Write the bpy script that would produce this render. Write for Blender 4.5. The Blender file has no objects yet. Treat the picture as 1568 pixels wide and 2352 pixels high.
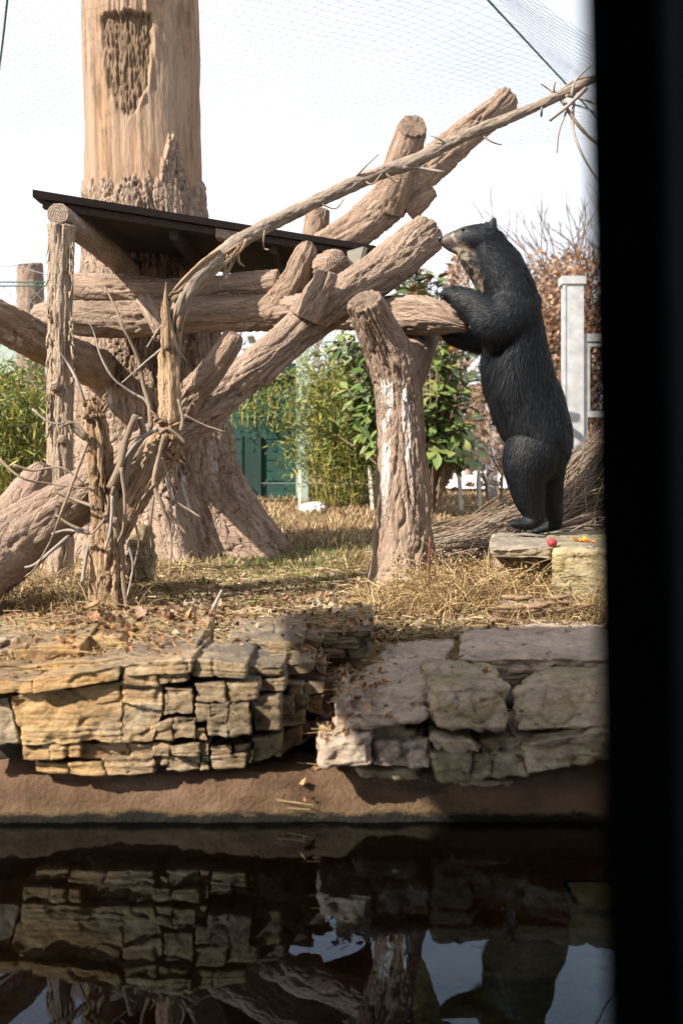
import bpy, math, random
import numpy as np
from mathutils import Vector, Matrix

R = np.random.RandomState(7)
random.seed(7)
S = bpy.context.scene
C = S.collection
F, HC, YH, CX = 2613.0, 1.1, 1060.0, 784.0      # focal length in reference pixels, camera height, horizon row, centre column

# ------------------------------------------------------------------ camera
cam = bpy.data.cameras.new('camera')
cam.sensor_fit = 'VERTICAL'
cam.sensor_height = 36.0
cam.lens = 40.0
cam.shift_y = -(1176.0 - YH) / 2352.0
cam.clip_start, cam.clip_end = 0.05, 2000
cam.dof.use_dof = True
cam.dof.focus_distance = 5.6
cam.dof.aperture_fstop = 2.7
co = bpy.data.objects.new('camera', cam)
C.objects.link(co)
co.location = (0, 0, HC)
co.rotation_euler = (math.pi / 2, 0, 0)
S.camera = co

# ------------------------------------------------------------------ sky, sun, exposure
SUN_EL, SUN_AZ = math.radians(38), math.radians(54)          # azimuth: degrees to the left of straight behind the camera
to_sun = Vector((-math.sin(SUN_AZ) * math.cos(SUN_EL), -math.cos(SUN_AZ) * math.cos(SUN_EL), math.sin(SUN_EL)))
W = bpy.data.worlds.new('World')
S.world = W
W.use_nodes = True
wn, wl = W.node_tree.nodes, W.node_tree.links
bg = wn['Background']
sky = wn.new('ShaderNodeTexSky')
sky.sky_type = 'NISHITA'
sky.sun_disc = False
sky.sun_elevation = SUN_EL
sky.sun_rotation = math.atan2(to_sun.x, to_sun.y)
sky.air_density, sky.dust_density, sky.ozone_density = 1.0, 2.0, 1.2
tc = wn.new('ShaderNodeTexCoord')
mp = wn.new('ShaderNodeMapping')
mp.inputs['Scale'].default_value = (1.4, 1.4, 3.2)
nz = wn.new('ShaderNodeTexNoise')
nz.inputs['Scale'].default_value = 2.2
nz.inputs['Detail'].default_value = 5
rp = wn.new('ShaderNodeValToRGB')
rp.color_ramp.elements[0].position = 0.3
rp.color_ramp.elements[0].color = (0.55, 0.55, 0.55, 1)
rp.color_ramp.elements[1].position = 0.72
rp.color_ramp.elements[1].color = (0.85, 0.85, 0.85, 1)
mx = wn.new('ShaderNodeMixRGB')
mx.inputs[2].default_value = (9.4, 9.35, 9.5, 1)               # thin bright high cloud
wl.new(tc.outputs['Generated'], mp.inputs['Vector'])
wl.new(mp.outputs['Vector'], nz.inputs['Vector'])
wl.new(nz.outputs['Fac'], rp.inputs['Fac'])
wl.new(rp.outputs['Color'], mx.inputs[0])
wl.new(sky.outputs['Color'], mx.inputs[1])
wl.new(mx.outputs['Color'], bg.inputs['Color'])
bg.inputs['Strength'].default_value = 0.07

sl = bpy.data.lights.new('sun', 'SUN')
sl.energy = 5.0
sl.angle = math.radians(0.6)
sl.color = (1.0, 0.91, 0.79)
so = bpy.data.objects.new('sun', sl)
C.objects.link(so)
so.location = (-6, -5, 9)
so.rotation_euler = to_sun.to_track_quat('Z', 'Y').to_euler()
S.view_settings.view_transform = 'Standard'
S.view_settings.look = 'None'
S.view_settings.gamma = 1
S.view_settings.use_curve_mapping = False
S.view_settings.exposure = 1.2
S.cycles.max_bounces = 8
S.cycles.transparent_max_bounces = 8


# ------------------------------------------------------------------ helpers
def P(px, py, d):
    """world point seen at reference pixel (px, py) when it stands d metres away"""
    return np.array([(px - CX) * d / F, d, HC - (py - YH) * d / F])


_perm = np.random.RandomState(3).permutation(256)
_perm = np.concatenate([_perm, _perm])
_g = np.random.RandomState(4).normal(size=(256, 3))
_g /= np.linalg.norm(_g, axis=1)[:, None]


def pn(p, seed=0):
    p = np.asarray(p, float) + seed * 17.31
    i = np.floor(p).astype(np.int64)
    f = p - i
    u = f * f * f * (f * (f * 6 - 15) + 10)
    i &= 255
    out = 0
    for dx in (0, 1):
        wx = u[:, 0] if dx else 1 - u[:, 0]
        for dy in (0, 1):
            wy = u[:, 1] if dy else 1 - u[:, 1]
            for dz in (0, 1):
                wz = u[:, 2] if dz else 1 - u[:, 2]
                h = _perm[(_perm[(_perm[(i[:, 0] + dx) & 255] + i[:, 1] + dy) & 255] + i[:, 2] + dz) & 255]
                g = _g[h]
                out = out + wx * wy * wz * (g[:, 0] * (f[:, 0] - dx) + g[:, 1] * (f[:, 1] - dy) + g[:, 2] * (f[:, 2] - dz))
    return out * 1.6


def fbm(p, oct=4, seed=0):
    s, a, t = 0, 1.0, 0
    p = np.asarray(p, float)
    for k in range(oct):
        s = s + a * pn(p * 2 ** k, seed + k)
        t += a
        a *= 0.5
    return s / t


def sstep(a, b, x):
    t = np.clip((x - a) / (b - a), 0, 1)
    return t * t * (3 - 2 * t)


ORG = {}


def mesh_np(name, V, faces, attrs=None, smooth=True):
    V = np.asarray(V, np.float32)
    faces = [np.asarray(f, np.int32) for f in (faces if isinstance(faces, list) else [faces]) if len(f)]
    me = bpy.data.meshes.new(name)
    me.vertices.add(len(V))
    me.vertices.foreach_set('co', V.ravel())
    loops = np.concatenate([f.ravel() for f in faces])
    tot = np.concatenate([np.full(len(f), f.shape[1], np.int32) for f in faces])
    st = np.concatenate([[0], np.cumsum(tot)[:-1]]).astype(np.int32)
    me.loops.add(len(loops))
    me.loops.foreach_set('vertex_index', loops)
    me.polygons.add(len(tot))
    me.polygons.foreach_set('loop_start', st)
    me.polygons.foreach_set('use_smooth', np.full(len(tot), bool(smooth)))
    for k, a in (attrs or {}).items():
        a = np.asarray(a, np.float32)
        if a.ndim == 1:
            at = me.attributes.new(k, 'FLOAT', 'POINT')
            at.data.foreach_set('value', a)
        else:
            at = me.attributes.new(k, 'FLOAT_VECTOR', 'POINT')
            at.data.foreach_set('vector', a.ravel())
    me.update(calc_edges=True)
    me.validate()
    return me


def tag(o, label=None, cat=None, group=None, kind=None):
    for k, v in (('label', label), ('category', cat), ('group', group), ('kind', kind)):
        if v:
            o[k] = v
    return o


def thing(name, label, cat, loc, group=None):
    o = bpy.data.objects.new(name, None)
    o.empty_display_size = 0.1
    C.objects.link(o)
    o.location = [float(v) for v in loc]
    ORG[o.name] = np.array([float(v) for v in loc])
    return tag(o, label, cat, group)


def obj(name, V, faces, mat, parent=None, attrs=None, smooth=True, loc=None, kind=None, label=None):
    """one mesh object; V is in world space, stored relative to the thing it belongs to (or to loc)"""
    V = np.asarray(V, float)
    org = ORG[parent.name] if parent is not None else (np.array(loc, float) if loc is not None else np.zeros(3))
    o = bpy.data.objects.new(name, mesh_np(name, V - org, faces, attrs, smooth))
    C.objects.link(o)
    if parent is not None:
        o.parent = parent
    else:
        o.location = org
    ORG[o.name] = org
    if mat:
        o.data.materials.append(mat)
    return tag(o, label, kind=kind)


def inst(name, me, M, parent=None, mat=None):
    o = bpy.data.objects.new(name, me)
    C.objects.link(o)
    if parent is not None:
        o.parent = parent
        M = Matrix.Translation(-Vector(ORG[parent.name])) @ M
    o.matrix_local = M
    return o


def crom(P_, n):
    """Catmull-Rom through rows of P_, resampled evenly by arc length of the first three columns"""
    P_ = np.asarray(P_, float)
    Q = np.vstack([2 * P_[0] - P_[1], P_, 2 * P_[-1] - P_[-2]])
    out = []
    for i in range(1, len(Q) - 2):
        t = np.linspace(0, 1, 24, endpoint=False)[:, None]
        a, b, c, d = Q[i - 1], Q[i], Q[i + 1], Q[i + 2]
        out.append(0.5 * (2 * b + (c - a) * t + (2 * a - 5 * b + 4 * c - d) * t ** 2 + (3 * b - a - 3 * c + d) * t ** 3))
    out = np.vstack(out + [P_[-1:]])
    s = np.concatenate([[0], np.cumsum(np.linalg.norm(np.diff(out[:, :3], axis=0), axis=1))])
    si = np.linspace(0, s[-1], n)
    return np.stack([np.interp(si, s, out[:, k]) for k in range(out.shape[1])], 1), si


def tube(pts, nr=24, step=0.02, disp=None, dome=(0.15, 0.15), caps=(True, True), up=None, nmin=3):
    """pts rows: x, y, z, radius. Returns V, faces, attrs(bk straightened coordinates, end flag)"""
    pts = np.asarray(pts, float)
    L = np.linalg.norm(np.diff(pts[:, :3], axis=0), axis=1).sum()
    n = max(nmin, int(L / step) + 1)
    c, s = crom(pts, n)
    r = np.maximum(c[:, 3], 1e-4)
    c = c[:, :3]
    T = np.gradient(c, axis=0)
    T /= np.linalg.norm(T, axis=1)[:, None] + 1e-12
    u = np.array(up if up is not None else (0, 0, 1.0) if abs(T[0][2]) < 0.9 else (0, -1.0, 0))
    N = np.zeros_like(c)
    v = u - T[0] * (u @ T[0])
    N[0] = v / np.linalg.norm(v)
    for i in range(1, n):
        v = N[i - 1] - T[i] * (N[i - 1] @ T[i])
        N[i] = v / (np.linalg.norm(v) + 1e-12)
    B = np.cross(T, N)
    a = np.linspace(0, 2 * math.pi, nr, endpoint=False)
    ca, sa = np.cos(a), np.sin(a)
    r0 = r.mean()

    def ring(ci, Ni, Bi, ri):
        return ci + ri * (ca[:, None] * Ni + sa[:, None] * Bi)
    rows, bks, ends = [], [], []
    capk = [0.3, 0.62, 0.88]
    if caps[0]:
        for k in capk:
            rows.append((0, k, -dome[0] * r[0] * (1 - k * k)))
    for i in range(n):
        rows.append((i, 1.0, 0.0))
    if caps[1]:
        for k in capk[::-1]:
            rows.append((n - 1, k, dome[1] * r[-1] * (1 - k * k)))
    V, BK, EN = [], [], []
    for (i, k, off) in rows:
        V.append(ring(c[i] + T[i] * off, N[i], B[i], r[i] * k))
        BK.append(np.stack([r0 * k * ca, r0 * k * sa, np.full(nr, s[i] + off)], 1))
        EN.append(np.full(nr, 0.0 if k == 1.0 else 1.0))
    V = np.array(V)
    BK = np.array(BK)
    EN = np.array(EN)
    m = len(rows)
    Vf, BKf, ENf = V.reshape(-1, 3), BK.reshape(-1, 3), EN.ravel()
    if disp is not None:
        idx = np.array([q[0] for q in rows])
        kk = np.array([q[1] for q in rows])
        D = (np.cos(a)[None, :, None] * N[idx][:, None, :] + np.sin(a)[None, :, None] * B[idx][:, None, :]).reshape(-1, 3)
        h = disp(BKf, np.tile(a, m), np.repeat(s[idx], nr), Vf)
        w = np.repeat(kk, nr)
        Vf = Vf + D * (h * w)[:, None]
        Vf = Vf + np.repeat(T[idx], nr, 0) * (0.6 * h * (w < 1))[:, None]
    i, j = np.meshgrid(np.arange(m - 1), np.arange(nr), indexing='ij')
    j2 = (j + 1) % nr
    q = np.stack([i * nr + j, i * nr + j2, (i + 1) * nr + j2, (i + 1) * nr + j], -1).reshape(-1, 4)
    faces = [q]
    extra = []
    nv = len(Vf)
    jj = np.arange(nr)
    tris = []
    if caps[0]:
        extra.append((c[0] - T[0] * dome[0] * r[0], (0, 0, s[0] - dome[0] * r[0])))
        tris.append(np.stack([np.full(nr, nv + len(extra) - 1), (jj + 1) % nr, jj], 1))
    if caps[1]:
        extra.append((c[-1] + T[-1] * dome[1] * r[-1], (0, 0, s[-1] + dome[1] * r[-1])))
        o_ = (m - 1) * nr
        tris.append(np.stack([np.full(nr, nv + len(extra) - 1), o_ + jj, o_ + (jj + 1) % nr], 1))
    if extra:
        Vf = np.vstack([Vf, [e[0] for e in extra]])
        BKf = np.vstack([BKf, [e[1] for e in extra]])
        ENf = np.concatenate([ENf, np.ones(len(extra))])
        faces.append(np.vstack(tris))
    return Vf, faces, {'bk': BKf, 'end': ENf}


def pix(*rows):
    """rows (px, py, depth, radius in px) to tube points"""
    return [list(P(x, y, d)) + [r * d / F] for x, y, d, r in rows]


def bark(amp=0.012, fr=16, fl=3.2, seed=0, lump=0.012, cut=0.55):
    """carved bark: narrow wandering cracks along the length, plates between them, finer cracks inside the plates"""
    def f(bk, a, s, pos):
        p = bk * np.array([1, 1, fl / fr]) * fr
        w = p + 0.7 * np.stack([pn(p * 0.7, seed + 5), pn(p * 0.7, seed + 6), pn(p * 0.7, seed + 7)], 1) + 0.22 * np.stack([pn(p * 2.3, seed + 8), pn(p * 2.3, seed + 9), pn(p * 2.3, seed + 10)], 1)
        n1 = pn(w, seed)
        n2 = pn(w * np.array([2.3, 2.3, 2.8]), seed + 1)
        depth = 0.35 + 0.65 * sstep(-0.35, 0.3, pn(p * np.array([0.35, 0.35, 0.5]), seed + 12))
        h = -amp * 1.15 * depth * np.clip(1 - np.abs(n1) * 7.0, 0, 1) ** 0.8
        h += amp * 0.5 * sstep(-0.06, 0.06, n1)
        h -= amp * 0.6 * depth * np.clip(1 - np.abs(n2) * 6.0, 0, 1) ** 0.8
        h += amp * 0.35 * pn(w * np.array([3.5, 3.5, 5]), seed + 2)
        h += lump * 0.8 * fbm(bk * np.array([4, 4, 3.0]), 3, seed + 3) + amp * 0.22 * pn(bk * np.array([60, 60, 34]), seed + 4)
        return h
    return f


def merge(parts):
    Vs, Fs, As, n = [], {}, {}, 0
    for V, fl, at in parts:
        Vs.append(V)
        for f in (fl if isinstance(fl, list) else [fl]):
            f = np.asarray(f)
            if len(f):
                Fs.setdefault(f.shape[1], []).append(f + n)
        for k, v in (at or {}).items():
            As.setdefault(k, []).append(v)
        n += len(V)
    return np.vstack(Vs), [np.vstack(f) for f in Fs.values()], {k: np.concatenate(v) for k, v in As.items()}


# ------------------------------------------------------------------ materials
def mat(name):
    m = bpy.data.materials.new(name)
    m.use_nodes = True
    nt = m.node_tree
    b = nt.nodes['Principled BSDF']
    return m, nt, b


def nd(nt, typ, **kw):
    n = nt.nodes.new(typ)
    for k, v in kw.items():
        if k in n.inputs:
            n.inputs[k].default_value = v
        else:
            setattr(n, k, v)
    return n


def ramp(nt, src, stops):
    r = nt.nodes.new('ShaderNodeValToRGB')
    e = r.color_ramp.elements
    while len(e) < len(stops):
        e.new(0.5)
    for q, (p, c) in zip(e, stops):
        q.position = p
        q.color = (*c, 1) if len(c) == 3 else c
    nt.links.new(src, r.inputs['Fac'])
    return r.outputs['Color']


def mix(nt, fac, a, b, mode='MIX'):
    m = nt.nodes.new('ShaderNodeMixRGB')
    m.blend_type = mode
    for s_, i in ((fac, 0), (a, 1), (b, 2)):
        if isinstance(s_, (int, float)):
            m.inputs[i].default_value = s_
        elif isinstance(s_, tuple):
            m.inputs[i].default_value = (*s_, 1)
        else:
            nt.links.new(s_, m.inputs[i])
    return m.outputs[0]


def math_(nt, op, a, b=None):
    m = nt.nodes.new('ShaderNodeMath')
    m.operation = op
    for s_, i in ((a, 0), (b, 1)):
        if s_ is None:
            continue
        if isinstance(s_, (int, float)):
            m.inputs[i].default_value = s_
        else:
            nt.links.new(s_, m.inputs[i])
    return m.outputs[0]


def attr(nt, name):
    a = nt.nodes.new('ShaderNodeAttribute')
    a.attribute_name = name
    return a


def noise(nt, vec, scale, detail=5, rough=0.55, dist=0.0):
    n = nd(nt, 'ShaderNodeTexNoise', Scale=scale, Detail=detail, Roughness=rough, Distortion=dist)
    nt.links.new(vec, n.inputs['Vector'])
    return n.outputs['Fac']


def mapped(nt, vec, sc):
    m = nt.nodes.new('ShaderNodeMapping')
    m.inputs['Scale'].default_value = sc
    nt.links.new(vec, m.inputs['Vector'])
    return m.outputs['Vector']


def bump(nt, b, h, strength, dist, prev=None):
    n = nd(nt, 'ShaderNodeBump', Strength=strength, Distance=dist)
    nt.links.new(h, n.inputs['Height'])
    if prev is not None:
        nt.links.new(prev, n.inputs['Normal'])
    nt.links.new(n.outputs['Normal'], b.inputs['Normal'])
    return n.outputs['Normal']


def wood(name, lo, mid, hi, grain=(26, 26, 3.5), bstr=0.85, bdist=0.016, fine=(90, 90, 30), rough=0.9, patch=None, rings=True):
    m, nt, b = mat(name)
    a = attr(nt, 'bk').outputs['Vector']
    g = noise(nt, mapped(nt, a, grain), 1.0, 7, 0.6, 0.6)
    col = ramp(nt, g, [(0.3, lo), (0.5, mid), (0.72, hi)])
    bl = noise(nt, a, 5.0, 4)
    col = mix(nt, math_(nt, 'MULTIPLY', bl, 0.5), col, tuple(0.72 * v for v in mid), 'MIX')
    if patch:
        pb = ramp(nt, noise(nt, a, 3.2, 5), [(0.55, (0, 0, 0)), (0.68, (1, 1, 1))])
        col = mix(nt, math_(nt, 'MULTIPLY', pb, 0.6), col, patch)
    w = attr(nt, 'wht').outputs['Fac']
    col = mix(nt, w, col, (0.72, 0.71, 0.7))
    b.inputs['Roughness'].default_value = rough
    b.inputs['Specular IOR Level'].default_value = 0.25
    wob = nt.nodes.new('ShaderNodeVectorMath')
    wob.operation = 'ADD'
    ncol = nd(nt, 'ShaderNodeTexNoise', Scale=14.0, Detail=3)
    nt.links.new(a, ncol.inputs['Vector'])
    sc_ = nt.nodes.new('ShaderNodeVectorMath')
    sc_.operation = 'SCALE'
    sc_.inputs['Scale'].default_value = 0.05
    nt.links.new(ncol.outputs['Color'], sc_.inputs[0])
    nt.links.new(a, wob.inputs[0])
    nt.links.new(sc_.outputs[0], wob.inputs[1])
    vo = nd(nt, 'ShaderNodeTexVoronoi', feature='DISTANCE_TO_EDGE', Scale=1.0)
    nt.links.new(mapped(nt, wob.outputs[0], tuple(v * 1.3 for v in grain)), vo.inputs['Vector'])
    ck = ramp(nt, vo.outputs['Distance'], [(0.0, (0, 0, 0)), (0.09, (1, 1, 1))])
    h = math_(nt, 'ADD', math_(nt, 'MULTIPLY', g, 0.6), math_(nt, 'MULTIPLY', noise(nt, mapped(nt, a, fine), 1.0, 6, 0.7), 0.6))
    h = math_(nt, 'ADD', h, math_(nt, 'MULTIPLY', ck, 0.35))
    if rings:
        e = attr(nt, 'end').outputs['Fac']
        sp = nt.nodes.new('ShaderNodeSeparateXYZ')
        nt.links.new(a, sp.inputs[0])
        rr = math_(nt, 'SQRT', math_(nt, 'ADD', math_(nt, 'MULTIPLY', sp.outputs[0], sp.outputs[0]), math_(nt, 'MULTIPLY', sp.outputs[1], sp.outputs[1])))
        wv = math_(nt, 'SINE', math_(nt, 'ADD', math_(nt, 'MULTIPLY', rr, 480.0), math_(nt, 'MULTIPLY', noise(nt, a, 18, 3), 9.0)))
        wv = math_(nt, 'ADD', math_(nt, 'MULTIPLY', wv, 0.35), 0.5)
        mh = nt.nodes.new('ShaderNodeMixRGB')
        nt.links.new(e, mh.inputs[0])
        nt.links.new(h, mh.inputs[1])
        nt.links.new(wv, mh.inputs[2])
        h = mh.outputs[0]
    nt.links.new(col, b.inputs['Base Color'])
    bump(nt, b, h, bstr, bdist)
    return m


def colmat(name, rough=0.8, spec=0.2, trans=0.0):
    """colour straight from the per-vertex natural colour 'col'"""
    m, nt, b = mat(name)
    a = attr(nt, 'col')
    nt.links.new(a.outputs['Color'], b.inputs['Base Color'])
    b.inputs['Roughness'].default_value = rough
    b.inputs['Specular IOR Level'].default_value = spec
    if trans:
        t = nd(nt, 'ShaderNodeBsdfTranslucent')
        nt.links.new(a.outputs['Color'], t.inputs['Color'])
        ms = nt.nodes.new('ShaderNodeMixShader')
        ms.inputs[0].default_value = trans
        nt.links.new(b.outputs[0], ms.inputs[1])
        nt.links.new(t.outputs[0], ms.inputs[2])
        nt.links.new(ms.outputs[0], nt.nodes['Material Output'].inputs['Surface'])
    return m


def plain(name, c, rough=0.6, spec=0.3, var=0.15, sc=12, metal=0.0, bs=0.15):
    m, nt, b = mat(name)
    t = nt.nodes.new('ShaderNodeNewGeometry')
    n = noise(nt, t.outputs['Position'], sc, 6)
    col = ramp(nt, n, [(0.3, tuple(v * (1 - var) for v in c)), (0.7, tuple(min(1, v * (1 + var)) for v in c))])
    nt.links.new(col, b.inputs['Base Color'])
    b.inputs['Roughness'].default_value = rough
    b.inputs['Specular IOR Level'].default_value = spec
    b.inputs['Metallic'].default_value = metal
    if bs:
        bump(nt, b, n, bs, 0.01)
    return m


def rockmat(name, lo, mid, hi, stain=(0.05, 0.047, 0.045), moss=None, st=0.5, tops=(0.14, 0.128, 0.12)):
    m, nt, b = mat(name)
    g = nt.nodes.new('ShaderNodeNewGeometry')
    p = g.outputs['Position']
    oi = nt.nodes.new('ShaderNodeObjectInfo')
    n1 = noise(nt, mapped(nt, p, (6, 6, 12)), 1.0, 8, 0.68, 0.5)
    col = ramp(nt, n1, [(0.26, lo), (0.5, mid), (0.68, hi)])
    col = mix(nt, 0.1, col, ramp(nt, oi.outputs['Random'], [(0.0, lo), (0.5, mid), (1.0, hi)]))
    fine = ramp(nt, noise(nt, p, 60, 6, 0.75), [(0.3, (.7, .7, .7)), (0.55, (1.15, 1.15, 1.15))])
    col = mix(nt, 0.8, col, fine, 'MULTIPLY')
    n2 = noise(nt, mapped(nt, p, (3.2, 3.2, 5)), 1.0, 7, 0.72)
    col = mix(nt, math_(nt, 'MULTIPLY', ramp(nt, n2, [(0.5, (0, 0, 0)), (0.66, (1, 1, 1))]), st), col, stain)
    n5 = noise(nt, mapped(nt, p, (5, 5, 46)), 1.0, 5, 0.6, 1.2)
    col = mix(nt, math_(nt, 'MULTIPLY', ramp(nt, n5, [(0.56, (0, 0, 0)), (0.68, (1, 1, 1))]), 0.7), col, tuple(v * .8 for v in stain))   # dirt in the bedding
    sp = nt.nodes.new('ShaderNodeSeparateXYZ')
    nt.links.new(g.outputs['Normal'], sp.inputs[0])
    up = ramp(nt, sp.outputs[2], [(0.55, (0, 0, 0)), (0.95, (1, 1, 1))])
    n3 = noise(nt, p, 7.0, 6, 0.7)
    col = mix(nt, math_(nt, 'MULTIPLY', math_(nt, 'MULTIPLY', up, ramp(nt, n3, [(0.35, (.25, .25, .25)), (0.6, (1, 1, 1))])), 0.85), col, tops)     # lichen-grey weathered tops
    if moss:
        n4 = noise(nt, p, 6.0, 7, 0.75)
        col = mix(nt, math_(nt, 'MULTIPLY', ramp(nt, n4, [(0.47, (0, 0, 0)), (0.62, (1, 1, 1))]), 0.7), col, moss)
    pit = nd(nt, 'ShaderNodeTexVoronoi', Scale=42.0)
    nt.links.new(mapped(nt, p, (1, 1, 1.7)), pit.inputs['Vector'])
    pitr = ramp(nt, pit.outputs['Distance'], [(0.05, (0, 0, 0)), (0.35, (1, 1, 1))])
    big = nd(nt, 'ShaderNodeTexVoronoi', Scale=26.0)
    nt.links.new(mapped(nt, p, (1, 1, 1.6)), big.inputs['Vector'])
    hole = math_(nt, 'MULTIPLY', ramp(nt, big.outputs['Distance'], [(0.1, (1, 1, 1)), (0.26, (0, 0, 0))]), ramp(nt, noise(nt, p, 5.0, 4), [(0.48, (0, 0, 0)), (0.6, (1, 1, 1))]))
    col = mix(nt, math_(nt, 'MULTIPLY', hole, 0.75), col, tuple(v * .6 for v in stain))                       # shade inside the pits, painted in as a darker colour
    nt.links.new(col, b.inputs['Base Color'])
    b.inputs['Roughness'].default_value = 0.92
    b.inputs['Specular IOR Level'].default_value = 0.2
    nf = noise(nt, mapped(nt, p, (30, 30, 55)), 1.0, 9, 0.75)
    bump(nt, b, math_(nt, 'ADD', math_(nt, 'MULTIPLY', nf, 1.3), math_(nt, 'SUBTRACT', math_(nt, 'MULTIPLY', pitr, 0.2), math_(nt, 'MULTIPLY', hole, 0.8))), 0.85, 0.018)
    return m


M_CONC = wood('artificial_bark', (0.15, 0.108, 0.08), (0.265, 0.193, 0.145), (0.37, 0.28, 0.217))
M_CONC2 = wood('artificial_bark_brown', (0.14, 0.096, 0.07), (0.255, 0.18, 0.132), (0.36, 0.265, 0.2), patch=(0.24, 0.205, 0.17))
M_DEAD = wood('dead_wood', (0.16, 0.105, 0.06), (0.3, 0.205, 0.125), (0.46, 0.33, 0.21), grain=(40, 40, 2.4), bstr=0.9, bdist=0.012, fine=(140, 140, 8), patch=(0.36, 0.19, 0.075))
M_POST = wood('cedar_post_wood', (0.14, 0.1, 0.07), (0.34, 0.26, 0.19), (0.5, 0.41, 0.32), grain=(55, 55, 2.2), bstr=0.9, bdist=0.012, fine=(150, 150, 7), patch=(0.42, 0.25, 0.13))
M_TWIG = wood('twig_bark', (0.12, 0.09, 0.07), (0.22, 0.165, 0.12), (0.34, 0.27, 0.21), bstr=0.3, rings=False)
M_TWIG2 = wood('grey_twig_bark', (0.16, 0.14, 0.125), (0.27, 0.24, 0.215), (0.38, 0.34, 0.31), bstr=0.3, rings=False)
M_BRANCH = wood('branch_bark', (0.12, 0.095, 0.075), (0.235, 0.185, 0.145), (0.36, 0.29, 0.23), grain=(60, 60, 14), bstr=0.8, bdist=0.006)
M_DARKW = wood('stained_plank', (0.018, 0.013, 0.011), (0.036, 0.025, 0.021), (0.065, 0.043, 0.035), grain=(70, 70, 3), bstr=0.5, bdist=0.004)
M_SOIL = plain('soil', (0.13, 0.09, 0.06), 0.95, 0.1, 0.4, 9, bs=0.6)
M_BLACK = plain('dark_frame_metal', (0.035, 0.042, 0.05), 0.55, 0.25, 0.3, 5)
M_SHELT = plain('shelter_wall_paint', (0.2, 0.21, 0.22), 0.8)
M_WHITE = plain('white_paint', (0.36, 0.37, 0.38), 0.6, 0.3, 0.2, 9, bs=0)
M_GALV = plain('galvanised_wire', (0.3, 0.31, 0.32), 0.5, 0.4, 0.2, metal=0.4)
M_NET = plain('net_cord', (0.1, 0.115, 0.12), 0.7, 0.2, 0.1, bs=0)
M_CABLE = plain('green_cable', (0.02, 0.1, 0.085), 0.5, 0.3, 0.15)
M_GREEN = plain('dark_green_block_paint', (0.018, 0.06, 0.05), 0.75, 0.25, 0.22, 6, bs=0.1)
M_GREEN2 = plain('dark_green_door_paint', (0.012, 0.035, 0.032), 0.7, 0.3, 0.2, 6)
M_SAGE = plain('pale_sage_metal', (0.3, 0.39, 0.34), 0.6, 0.3, 0.08, 3)
M_STAKE = plain('pale_stake_wood', (0.55, 0.53, 0.46), 0.8, 0.2, 0.15, 20)
M_LEAF = colmat('leaf', 0.45, 0.4, 0.25)
M_DRY = colmat('dry_plant', 0.8, 0.15, 0.15)


# ------------------------------------------------------------------ large structure: ground, pond, shelter
def gz(x, y):
    x = np.asarray(x, float)
    y = np.asarray(y, float)
    z = np.interp(y, [3.55, 3.75, 4.0, 4.6, 5, 6, 8, 11, 14, 20, 40, 300], [0.02, 0.12, 0.33, 0.425, 0.45, 0.455, 0.47, 0.56, 0.67, 0.82, 0.95, 1.0])
    z = z + 0.8 * np.exp(-((x - 1.9) / 0.62) ** 2 - ((y - 7.4) / 0.85) ** 2)
    p = np.stack([x, y, x * 0], -1).reshape(-1, 3)
    n = fbm(p * 1.1, 3, 41).reshape(x.shape) * 0.035 + fbm(p * 7, 3, 42).reshape(x.shape) * 0.014
    return z + n * np.clip((y - 3.4) / 0.8, 0, 1)


def grid(xs, ys, zf):
    X, Y = np.meshgrid(xs, ys)
    Z = zf(X, Y)
    V = np.stack([X, Y, Z], -1).reshape(-1, 3)
    n, m = len(ys), len(xs)
    i, j = np.meshgrid(np.arange(n - 1), np.arange(m - 1), indexing='ij')
    return V, np.stack([i * m + j, i * m + j + 1, (i + 1) * m + j + 1, (i + 1) * m + j], -1).reshape(-1, 4)


def groundmat():
    m, nt, b = mat('dry_ground')
    g = nt.nodes.new('ShaderNodeNewGeometry').outputs['Position']
    n1 = noise(nt, g, 3.0, 7, 0.6)
    n2 = noise(nt, g, 30.0, 7, 0.7)
    col = ramp(nt, n1, [(0.3, (0.13, 0.085, 0.045)), (0.5, (0.22, 0.15, 0.08)), (0.7, (0.17, 0.14, 0.06))])
    col = mix(nt, 0.5, col, ramp(nt, n2, [(0.3, (0.08, 0.055, 0.035)), (0.55, (0.24, 0.17, 0.09)), (0.75, (0.36, 0.27, 0.16))]))
    nt.links.new(col, b.inputs['Base Color'])
    b.inputs['Roughness'].default_value = 0.95
    b.inputs['Specular IOR Level'].default_value = 0.1
    bump(nt, b, n2, 0.9, 0.03)
    return m


xs = np.concatenate([np.linspace(-240, -6, 24), np.linspace(-5.5, 5.5, 200), np.linspace(6, 240, 24)])
ys = np.concatenate([np.linspace(3.56, 9, 130), np.linspace(9.1, 16, 70), np.geomspace(16.5, 420, 30)])
V, f = grid(xs, ys, gz)
obj('ground', V, f, groundmat(), kind='structure')

# pond: bed, concrete edge, water
V, f = grid(np.linspace(-6, 6, 60), np.linspace(0.65, 4.2, 30), lambda X, Y: -0.62 + 0.05 * fbm(np.stack([X * 2, Y * 2, X * 0], -1).reshape(-1, 3), 3, 9).reshape(X.shape))
M_BED = plain('pond_silt', (0.03, 0.027, 0.018), 0.95, 0.1, 0.4, 4)
obj('pond_bed', V, f, M_BED, kind='structure')


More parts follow.
